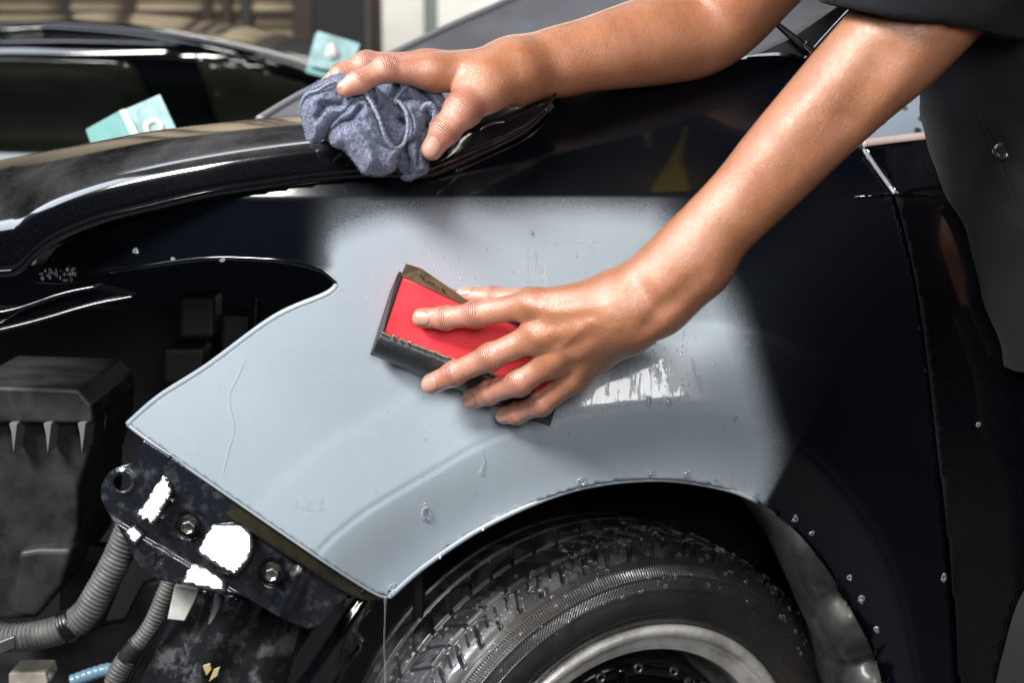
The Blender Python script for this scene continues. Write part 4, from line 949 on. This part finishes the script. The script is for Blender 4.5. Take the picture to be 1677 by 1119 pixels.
sv, sq = mesh_sdf(shirt, axis_grid([(x0s, .004), (P(1720, 0, -.1)[0], .008), (x1s, None)]), axis_grid([(-.40, .004), (.02, .006), (.34, None)]), axis_grid([(P(1700, 680, -.1)[2], .004), (P(0, -60, 0)[2], .008), (P(0, -560, 0)[2], None)]), newton=3)
sh = mkbig('shirt', sv, sq, M_SHIRT, person)
M_BUTTON = simple('black_button', (.012, .012, .014), .25, coat=.6)
bc = P(1641, 246, -.12); bc = V(bc)
# sit the button on the cloth surface
dirv = (bc-CAM).normalized(); tt_ = .9
for _ in range(60):
    dv = float(shirt(np.array([CAM+dirv*tt_]))[0]); tt_ += dv*.8
bc = CAM+dirv*tt_
vs = []; n = 24
for r_, h_ in ((.0085, .003), (.0088, -.001), (.0075, -.0035), (.006, -.0022), (.003, -.0022)): vs += [bc+Vector((r_*math.cos(2*math.pi*k/n), h_, r_*math.sin(2*math.pi*k/n))) for k in range(n)]
mk('button', vs, [(a*n+k, a*n+(k+1) % n, (a+1)*n+(k+1) % n, (a+1)*n+k) for a in range(4) for k in range(n)]+[tuple(range(4*n, 5*n))], M_BUTTON, sh)
pl_ = []
for y_ in (170, 200, 240, 280, 330, 380, 440, 500):
    x_ = 1588+(y_-150)*.42; d_ = (V(P(x_, y_, 0))-CAM).normalized(); t_ = .9
    for _ in range(60): t_ += float(shirt(np.array([CAM+d_*t_]))[0])*.8
    pl_.append(np.array(CAM+d_*t_))
tube('placket_seam', pl_, .0022, M_SHIRT, sh, n=8)
lgv, lgq = mesh_sdf(lambda p: f_group(p, chain([(a, r+.012) for a, r in legs1])+chain([(a, r+.012) for a, r in legs2]), .05), axis_grid([(P(1700, 0, 0)[0], .012), (x1s+.25, None)]), axis_grid([(-.5, .012), (.3, None)]), axis_grid([(GZ, .012), (P(0, 330, 0)[2], None)]), newton=1)
mkbig('trousers', lgv, lgq, M_SHIRT, person)

# ---- the crumpled cloth: folded lobes of one towel
cV, cF, cH, nv = [], [], [], 0
def lobe(out, Yb, bul, wid, step=1.9, fold_=(), hem=0, tilt=(0, 0), amp=.0008, waffle=0, back=.028):
    global nv
    out = outline(*out, step=3) if isinstance(out[0], list) else cr(out, 5, True)
    x0, y0 = out.min(0); x1, y1 = out.max(0); c = out.mean(0)
    gx, gy = np.meshgrid(np.arange(x0, x1, step), np.arange(y0, y1, step)); gx = gx.ravel(); gy = gy.ravel()
    k = sd_poly(gx, gy, out) < -step*.6; n0 = len(out)
    pts = [tuple(q) for q in out]+list(zip(gx[k]+rng.uniform(-.3, .3, k.sum()), gy[k]+rng.uniform(-.3, .3, k.sum())))
    vs, es, fs, *_ = delaunay_2d_cdt([Vector((float(a), float(b))) for a, b in pts], [(i, (i+1) % n0) for i in range(n0)], [], 0, 1e-5)
    vs = np.array([tuple(v) for v in vs]); cen = np.array([vs[list(f)].mean(0) for f in fs]); ok = sd_poly(cen[:, 0], cen[:, 1], out) < 0
    d = -sd_poly(vs[:, 0], vs[:, 1], out); q = np.clip(d/wid, 0, 1)
    Y = Yb-bul*np.sqrt(np.clip(1-(1-q)**2, 0, 1))+tilt[0]*(vs[:, 0]-c[0])+tilt[1]*(vs[:, 1]-c[1])
    for line, a_, wd in fold_:
        Y = Y+1.35*a_*np.exp(-(d_line(vs[:, 0], vs[:, 1], cr(line, 6))/wd)**2)
    nz = np.array([noise.fractal(Vector((x/13, y/13, Yb*90)), 1, 2, 4) for x, y in vs]); Y = Y+.0020*nz*np.clip(d/8, 0, 1)
    te = np.array([noise.noise(Vector((x/1.9, y/1.9, Yb*300))) for x, y in vs]); tl = rng.uniform(-1, 1, len(vs))
    if waffle: te = te*.3+waffle*np.maximum(np.sin(vs[:, 0]*1.25+vs[:, 1]*.2), np.sin(vs[:, 1]*1.25-vs[:, 0]*.2))
    Y = Y-amp*te-.0004*tl
    edge_ = np.exp(-d/2)
    vx = vs[:, 0]+rng.uniform(-.7, .7, len(vs))*edge_*1.4; vy = vs[:, 1]+rng.uniform(-.7, .7, len(vs))*edge_*1.4
    W = PA(vx, vy, Y); N = len(W)
    G = []
    for f, o_ in zip(fs, ok):
        if not o_: continue
        f = list(f); nn = np.cross(W[f[1]]-W[f[0]], W[f[2]]-W[f[0]]); G.append(f if nn[1] < 0 else f[::-1])
    cV.append(W); cF.extend([[i+nv for i in f] for f in G]); cH.append(np.zeros(N)+hem); base = nv; nv += N
    # rolled-under back of the lobe
    ob = list(range(n0)); B1 = W[:n0]+np.array([0, back*.5, 0]); cc_ = W[:n0].mean(0)+np.array([0, back, 0]); B2 = B1*.8+cc_*.2+np.array([0, back*.4, 0])
    cV.append(B1); cV.append(B2); cH.append(np.zeros(2*n0)); b1 = nv; b2 = nv+n0; nv += 2*n0
    for i in range(n0):
        j = (i+1) % n0
        for qd in ([base+i, base+j, b1+j, b1+i], [b1+i, b1+j, b2+j, b2+i]):
            cF.append(qd)
    cF.append([b2+i for i in range(n0)][::-1])
    return W, G
def hemline(line, Yl, r):
    global nv
    q = cr([(a, b, y) for (a, b), y in zip(line, Yl)], 12); p = PA(q[:, 0], q[:, 1], q[:, 2]); n = 9; vs = []
    for i in range(len(p)):
        t = p[min(i+1, len(p)-1)]-p[max(i-1, 0)]; t = t/np.linalg.norm(t); u = np.cross(t, [0, 1, 0]); u = u/np.linalg.norm(u); b = np.cross(t, u)
        rr = r*.8*(1+.22*math.sin(i*2.1)+rng.uniform(-.15, .15))
        for k in range(n): a = 2*math.pi*k/n; vs.append(p[i]+rr*(math.cos(a)*u+math.sin(a)*b))
    vs = np.array(vs)+rng.normal(0, .00022, (len(vs), 3)); cV.append(vs); cH.append(np.ones(len(vs)))
    LB.append((vs, [t3 for i in range(len(p)-1) for k in range(n) for t3 in ([i*n+k, i*n+(k+1) % n, (i+1)*n+(k+1) % n],)]))
    for i in range(len(p)-1):
        for k in range(n): cF.append([nv+i*n+k, nv+i*n+(k+1) % n, nv+(i+1)*n+(k+1) % n, nv+(i+1)*n+k])
    nv += len(vs)
LB = []
LB.append(lobe([(494, 178), (506, 146), (535, 130), (590, 132), (640, 124), (690, 122), (724, 158), (729, 176), (712, 204), (696, 240), (692, 282), (664, 286), (640, 268), (600, 262), (560, 236), (520, 226), (500, 210)], .002, .012, 30, step=3))
LB.append(lobe([(623, 141), (647, 126), (682, 119), (706, 132), (722, 153), (733, 174), (722, 191), (706, 202), (694, 196), (684, 172), (655, 168), (627, 166)], -.018, .016, 16, fold_=(([(690, 150), (705, 168), (716, 180)], .010, 6), ([(655, 130), (648, 150), (640, 165)], .006, 4), ([(668, 140), (680, 165)], -.004, 5)), waffle=.35))
LB.append(lobe([(657, 170), (676, 163), (690, 168), (697, 183), (694, 208), (686, 226), (670, 232), (660, 226), (667, 200)], -.034, .015, 14, fold_=(([(672, 178), (680, 205), (676, 222)], -.004, 4),)))
LB.append(lobe([(671, 222), (688, 212), (705, 212), (700, 243), (702, 270), (699, 283), (684, 290), (668, 296), (657, 292), (668, 280), (672, 262), (668, 242)], -.026, .014, 12, fold_=(([(686, 225), (684, 270)], .005, 3), ([(668, 284), (690, 282)], .004, 3))))
LB.append(lobe([(635, 162), (655, 166), (667, 182), (669, 208), (661, 232), (645, 239), (628, 214), (617, 186)], -.030, .008, 10, waffle=.9, amp=.0010, fold_=(([(655, 196), (660, 200)], .014, 5),)))
LB.append(lobe([(597, 143), (611, 139), (627, 153), (627, 172), (616, 180), (606, 170), (598, 160)], -.036, .013, 10, fold_=(([(612, 146), (616, 170)], .006, 3),)))
LB.append(lobe([(492, 180), (497, 156), (508, 142), (535, 127), (568, 120), (590, 132), (592, 156), (584, 176), (560, 196), (540, 212), (521, 234), (505, 230), (497, 208)], -.030, .026, 24, tilt=(.00005, 0), fold_=(([(499, 158), (520, 147), (547, 136)], .012, 3.2), ([(520, 190), (535, 172), (560, 170)], .006, 5), ([(530, 178), (524, 168), (534, 166)], .005, 3), ([(560, 182), (580, 160)], -.006, 8))))
LB.append(lobe([(566, 178), (580, 160), (598, 155), (610, 171), (620, 192), (631, 222), (645, 240), (656, 243), (650, 258), (645, 279), (624, 288), (597, 284), (580, 264), (563, 246), (543, 236), (540, 212), (552, 194)], -.052, .024, 24, tilt=(0, -.0001), fold_=(([(541, 216), (560, 200), (578, 192), (590, 176)], .013, 5), ([(585, 215), (600, 236), (606, 262)], -.007, 10), ([(590, 205), (615, 232), (640, 246)], .005, 4), ([(570, 200), (590, 196)], .006, 4))))
hemline([(598, 153), (609, 170), (620, 192), (631, 224), (643, 241), (656, 240), (664, 228), (668, 206), (665, 184), (655, 168), (648, 165)], [-.064, -.07, -.074, -.072, -.068, -.062, -.058, -.056, -.054, -.05, -.046], .0021)
hemline([(674, 124), (667, 138), (655, 152), (647, 164), (651, 168)], [-.036, -.041, -.044, -.046, -.047], .0019)
hemline([(692, 180), (696, 172), (704, 170), (711, 178), (712, 194), (706, 206)], [-.05, -.056, -.058, -.056, -.052, -.048], .0028)
hemline([(492, 184), (495, 168), (503, 154), (522, 147), (536, 138), (549, 134)], [-.03, -.042, -.050, -.056, -.058, -.054], .0021)
# terry pile: short loops standing on the lobes
allV = np.vstack(cV)
pile = []
for W, G in LB:
    tri = np.array(G); A_, B_, C_ = W[tri[:, 0]], W[tri[:, 1]], W[tri[:, 2]]; nrm = np.cross(B_-A_, C_-A_); ar = np.linalg.norm(nrm, axis=1)/2; nrm /= (2*ar[:, None]+1e-12)
    k = rng.choice(len(tri), int(ar.sum()/1.0e-6), p=ar/ar.sum()); u = rng.random((len(k), 2)); u[u.sum(1) > 1] = 1-u[u.sum(1) > 1]
    p = A_[k]+(B_-A_)[k]*u[:, :1]+(C_-A_)[k]*u[:, 1:]; d = nrm[k]+rng.normal(0, .55, p.shape); d /= np.linalg.norm(d, axis=1)[:, None]
    s_ = np.cross(d, rng.normal(0, 1, p.shape)); s_ /= np.linalg.norm(s_, axis=1)[:, None]; Ln = rng.uniform(.0010, .0028, (len(k), 1))
    pile.append(np.stack([p-s_*.0002, p+s_*.0002, p+d*Ln], 1))
pile = np.vstack(pile); nb = len(pile); cV.append(pile.reshape(-1, 3)); cH.append(np.zeros(nb*3)); cF.extend([[nv+3*i, nv+3*i+1, nv+3*i+2] for i in range(nb)]); nv += 3*nb
cl = mk('cleaning_cloth', np.vstack(cV), cF, M_CLOTH)
attr(cl, 'hem', np.concatenate(cH))
tag(cl, 'crumpled blue grey microfibre cloth held against the bonnet edge', 'cloth')

# ---- soap bubbles and drops of water
def on_wing(px, py, dfn=YS): return float(np.asarray(dfn(np.array([float(px)]), np.array([float(py)])))[0])
def blob(parts, dfn):
    vs, fs = [], []; nn_, ns = 5, 12
    for (px, py, rx, ry) in parts:
        Y = on_wing(px, py, dfn)-.0006; c = P(px, py, Y); s = S(Y); b = len(vs)
        gx = (on_wing(px+3, py, dfn)-on_wing(px-3, py, dfn))/6/s; gz = -(on_wing(px, py+3, dfn)-on_wing(px, py-3, dfn))/6/s
        for i in range(nn_):
            ph = math.pi/2*i/(nn_-1)*.999
            for k in range(ns):
                a = 2*math.pi*k/ns; dx = rx*s*math.cos(ph)*math.cos(a); dz = ry*s*math.cos(ph)*math.sin(a)
                vs.append(c+np.array([dx, -min(rx, ry)*s*.75*math.sin(ph)+gx*dx+gz*dz, dz]))
        for i in range(nn_-1):
            for k in range(ns): fs.append((b+i*ns+k, b+i*ns+(k+1) % ns, b+(i+1)*ns+(k+1) % ns, b+(i+1)*ns+k))
        fs.append(tuple(b+(nn_-1)*ns+k for k in range(ns))); fs.append(tuple(b+k for k in range(ns))[::-1])
    return vs, fs
def froth(cx, cy, w_, h_, n):
    out = [(cx, cy, w_*.42, h_*.36)]
    for k in range(n): a = rg.uniform(0, 6.28); q = rg.uniform(.4, 1); out.append((cx+math.cos(a)*w_*.4*q, cy+math.sin(a)*h_*.42*q, rg.uniform(1.6, 3.2), rg.uniform(1.6, 3.4)))
    return out
GB = 'soap bubbles clinging to the car'
bub = [(698, 842, 20, 40, 9, YS, 'tall soap bubble cluster on the grey primer left of the wheel arch, largest of all'),
 (643, 965, 15, 22, 9, YS, 'frothy soap bubbles at the pointed lower tip of the grey wing'),
 (952, 790, 20, 22, 6, YS, 'round soap bubble cluster above the arch, over the top of the tyre'),
 (1062, 657, 13, 26, 6, YS, 'soap bubble cluster in the white wet streak under the forearm'),
 (1096, 661, 12, 20, 4, YS, 'soap bubble at the right foot of the white wet streak'),
 (1205, 687, 13, 15, 2, YS, 'single clear bubble alone on the primer near its right edge'),
 (1066, 775, 15, 16, 4, YS, 'bubble on the arch lip, left of two at the top of the arch'),
 (1125, 778, 17, 17, 4, YS, 'bubble on the arch lip, right of two at the top of the arch'),
 (1172, 788, 9, 9, 1, YS, 'tiny bubble on the arch lip between the top pair and the primer corner'),
 (1236, 811, 11, 12, 2, YS, 'bubble at the lower right corner of the grey primer'),
 (1303, 851, 11, 15, 3, YS, 'bubble on black paint, first below the primer corner'),
 (1329, 875, 9, 12, 2, YS, 'bubble on black paint, second below the primer corner'),
 (1391, 947, 10, 14, 2, YS, 'bubble on black paint, third down beside the arch'),
 (1411, 981, 12, 18, 3, YS, 'bubble on black paint, fourth down beside the arch'),
 (1435, 1031, 10, 14, 2, YS, 'bubble on black paint, lowest beside the arch'),
 (1546, 947, 10, 24, 2, YS, 'elongated bubble on the black wing just left of the door gap'),
 (1602, 696, 9, 13, 2, YD, 'small greenish bubble on the black door below the shirt'),
 (721, 909, 7, 9, 1, YS, 'tiny bubble on the arch edge between the wing tip and the tall cluster'),
 (790, 866, 7, 7, 1, YS, 'tiny bubble on the arch edge right of the tall cluster'),
 (222, 411, 13, 12, 4, YS, 'bubble on the black strip between bonnet and lamp opening'),
 (284, 424, 8, 8, 2, YS, 'tiny bubble on the rim above the lamp opening, left one'),
 (365, 426, 8, 8, 2, YS, 'tiny bubble on the rim above the lamp opening, right one'),
 (870, 381, 9, 8, 3, YS, 'tiny bubbles at the upper edge of the primer above the hand')]
for cx, cy, w_, h_, n, fn, lab in bub:
    v_, f_ = blob(froth(cx, cy, w_, h_, n), fn); tag(mk('soap_bubble', v_, f_, M_WATER), lab, 'bubble', GB)
v_, f_ = blob([(62+rg.random()*64, 448+rg.uniform(-10, 12), rg.uniform(1.5, 4), rg.uniform(1.5, 4)) for _ in range(34)], lambda x, y: YS(x, y)-.002)
tag(mk('soap_froth', v_, f_, M_WATER), 'patch of soapy froth under the bonnet tip at the left', 'froth')
dr = [(rg.uniform(600, 1230), rg.uniform(400, 820), rg.uniform(.7, 1.6), rg.uniform(.8, 2.4)) for _ in range(150)]
dr += [(rg.gauss(1080, 40), rg.gauss(600, 40), rg.uniform(.8, 2), rg.uniform(.8, 2.4)) for _ in range(60)]
sdv = sd_poly(np.array([d[0] for d in dr]), np.array([d[1] for d in dr]), FEN)
v_, f_ = blob([d for d, s in zip(dr, sdv) if s < -6], YS)
tag(mk('water_drops', v_, f_, M_WATER), 'fine water drops scattered over the grey primer', 'water drops', kind='stuff')
# drops on the tyre
vs, fs = [], []; TV = np.array([0]); tp = pr
for _ in range(420):
    A_ = R(rg.uniform(35, 155)); j = rg.randrange(60, 210); r_, h_ = pr[j]; c0 = FCN+ex*math.cos(A_)*r_+ez*math.sin(A_)*r_+axis*h_
    q = pr[min(j+3, mm-1)]-pr[j-3]; nl_ = np.array([-q[1], q[0]]); nl_ = nl_/np.linalg.norm(nl_); nl_ = nl_ if nl_@np.array([.5, 1]) > 0 else -nl_
    N_ = (ex*math.cos(A_)+ez*math.sin(A_))*float(nl_[0])+axis*float(nl_[1]); T1 = N_.orthogonal().normalized(); T2 = N_.cross(T1); s_ = rg.choice([.0008, .001, .0013, .0018, .0026]); b = len(vs)
    for i in range(4):
        ph = math.pi/2*i/3*.99
        for k in range(8): a = math.pi/4*k; vs.append(c0+(T1*math.cos(a)+T2*math.sin(a))*s_*math.cos(ph)+N_*s_*.8*math.sin(ph))
    for i in range(3):
        for k in range(8): fs.append((b+i*8+k, b+i*8+(k+1) % 8, b+(i+1)*8+(k+1) % 8, b+(i+1)*8+k))
    fs.append(tuple(b+24+k for k in range(8)))
tag(mk('tyre_water_drops', vs, fs, M_WATER), 'fine water beads all over the wet tyre', 'water drops', kind='stuff')
# thread of water dripping from the wing tip
tag(tube('water_dribble', [P(631, 980, .006), P(630.5, 1010, .006), P(629, 1060, .007), P(631, 1100, .007), P(630, 1180, .008)], [.0012, .0007, .0006, .0009, .0007], M_WATER, n=10), 'thin thread of water running down from the grey wing tip', 'water')

tag(tube('water_run', [P(x, y, float(YS(np.array([x*1.]), np.array([y*1.]))[0])) for x, y in ((402, 586), (392, 612), (376, 650), (384, 700), (374, 740), (366, 776))], [.0006, .0010, .0008, .0007, .0010, .0006], M_WATER, n=10), 'thin crooked run of water on the primer below the lamp opening', 'water')
tag(tube('water_run', [P(x, y, float(YS(np.array([x*1.]), np.array([y*1.]))[0])) for x, y in ((790, 735), (794, 755), (788, 776))], [.0004, .0009, .0022], M_WATER, n=10), 'short run of water ending in a bead under the sanding block', 'water')
# yellow cloth added out of the frame, shaped for its reflection in the paint
def RF(px, py): t_ = np.interp(py, [160, 170, 200, 230, 260, 290, 312], [0, .09, .2, .33, .47, .6, .7]); z_ = np.interp(py, [160, 170, 200, 230, 260, 290, 312], [1.965, 1.96, 1.94, 1.90, 1.82, 1.72, 1.63]); return (.001*(px-838), -t_, z_)
q1 = [(1122, 196), (1112, 225), (1094, 258), (1078, 285), (1062, 313), (1128, 310), (1122, 285), (1114, 258), (1120, 225), (1127, 196)]
q2 = [(1046, 166), (1064, 166), (1066, 200), (1066, 238), (1058, 230), (1052, 200)]
vs = [RF(*q) for q in q1+q2]
tag(mk('reflection_cloth', vs, [(0, 1, 8, 9), (1, 2, 7, 8), (2, 3, 6, 7), (3, 4, 5, 6), (10, 11, 12, 15), (12, 13, 14, 15)], M_YELLOW, smooth=False, solid=.001), 'added unseen yellow cloth that gives the reflection in the black wing above the forearm', 'cloth')
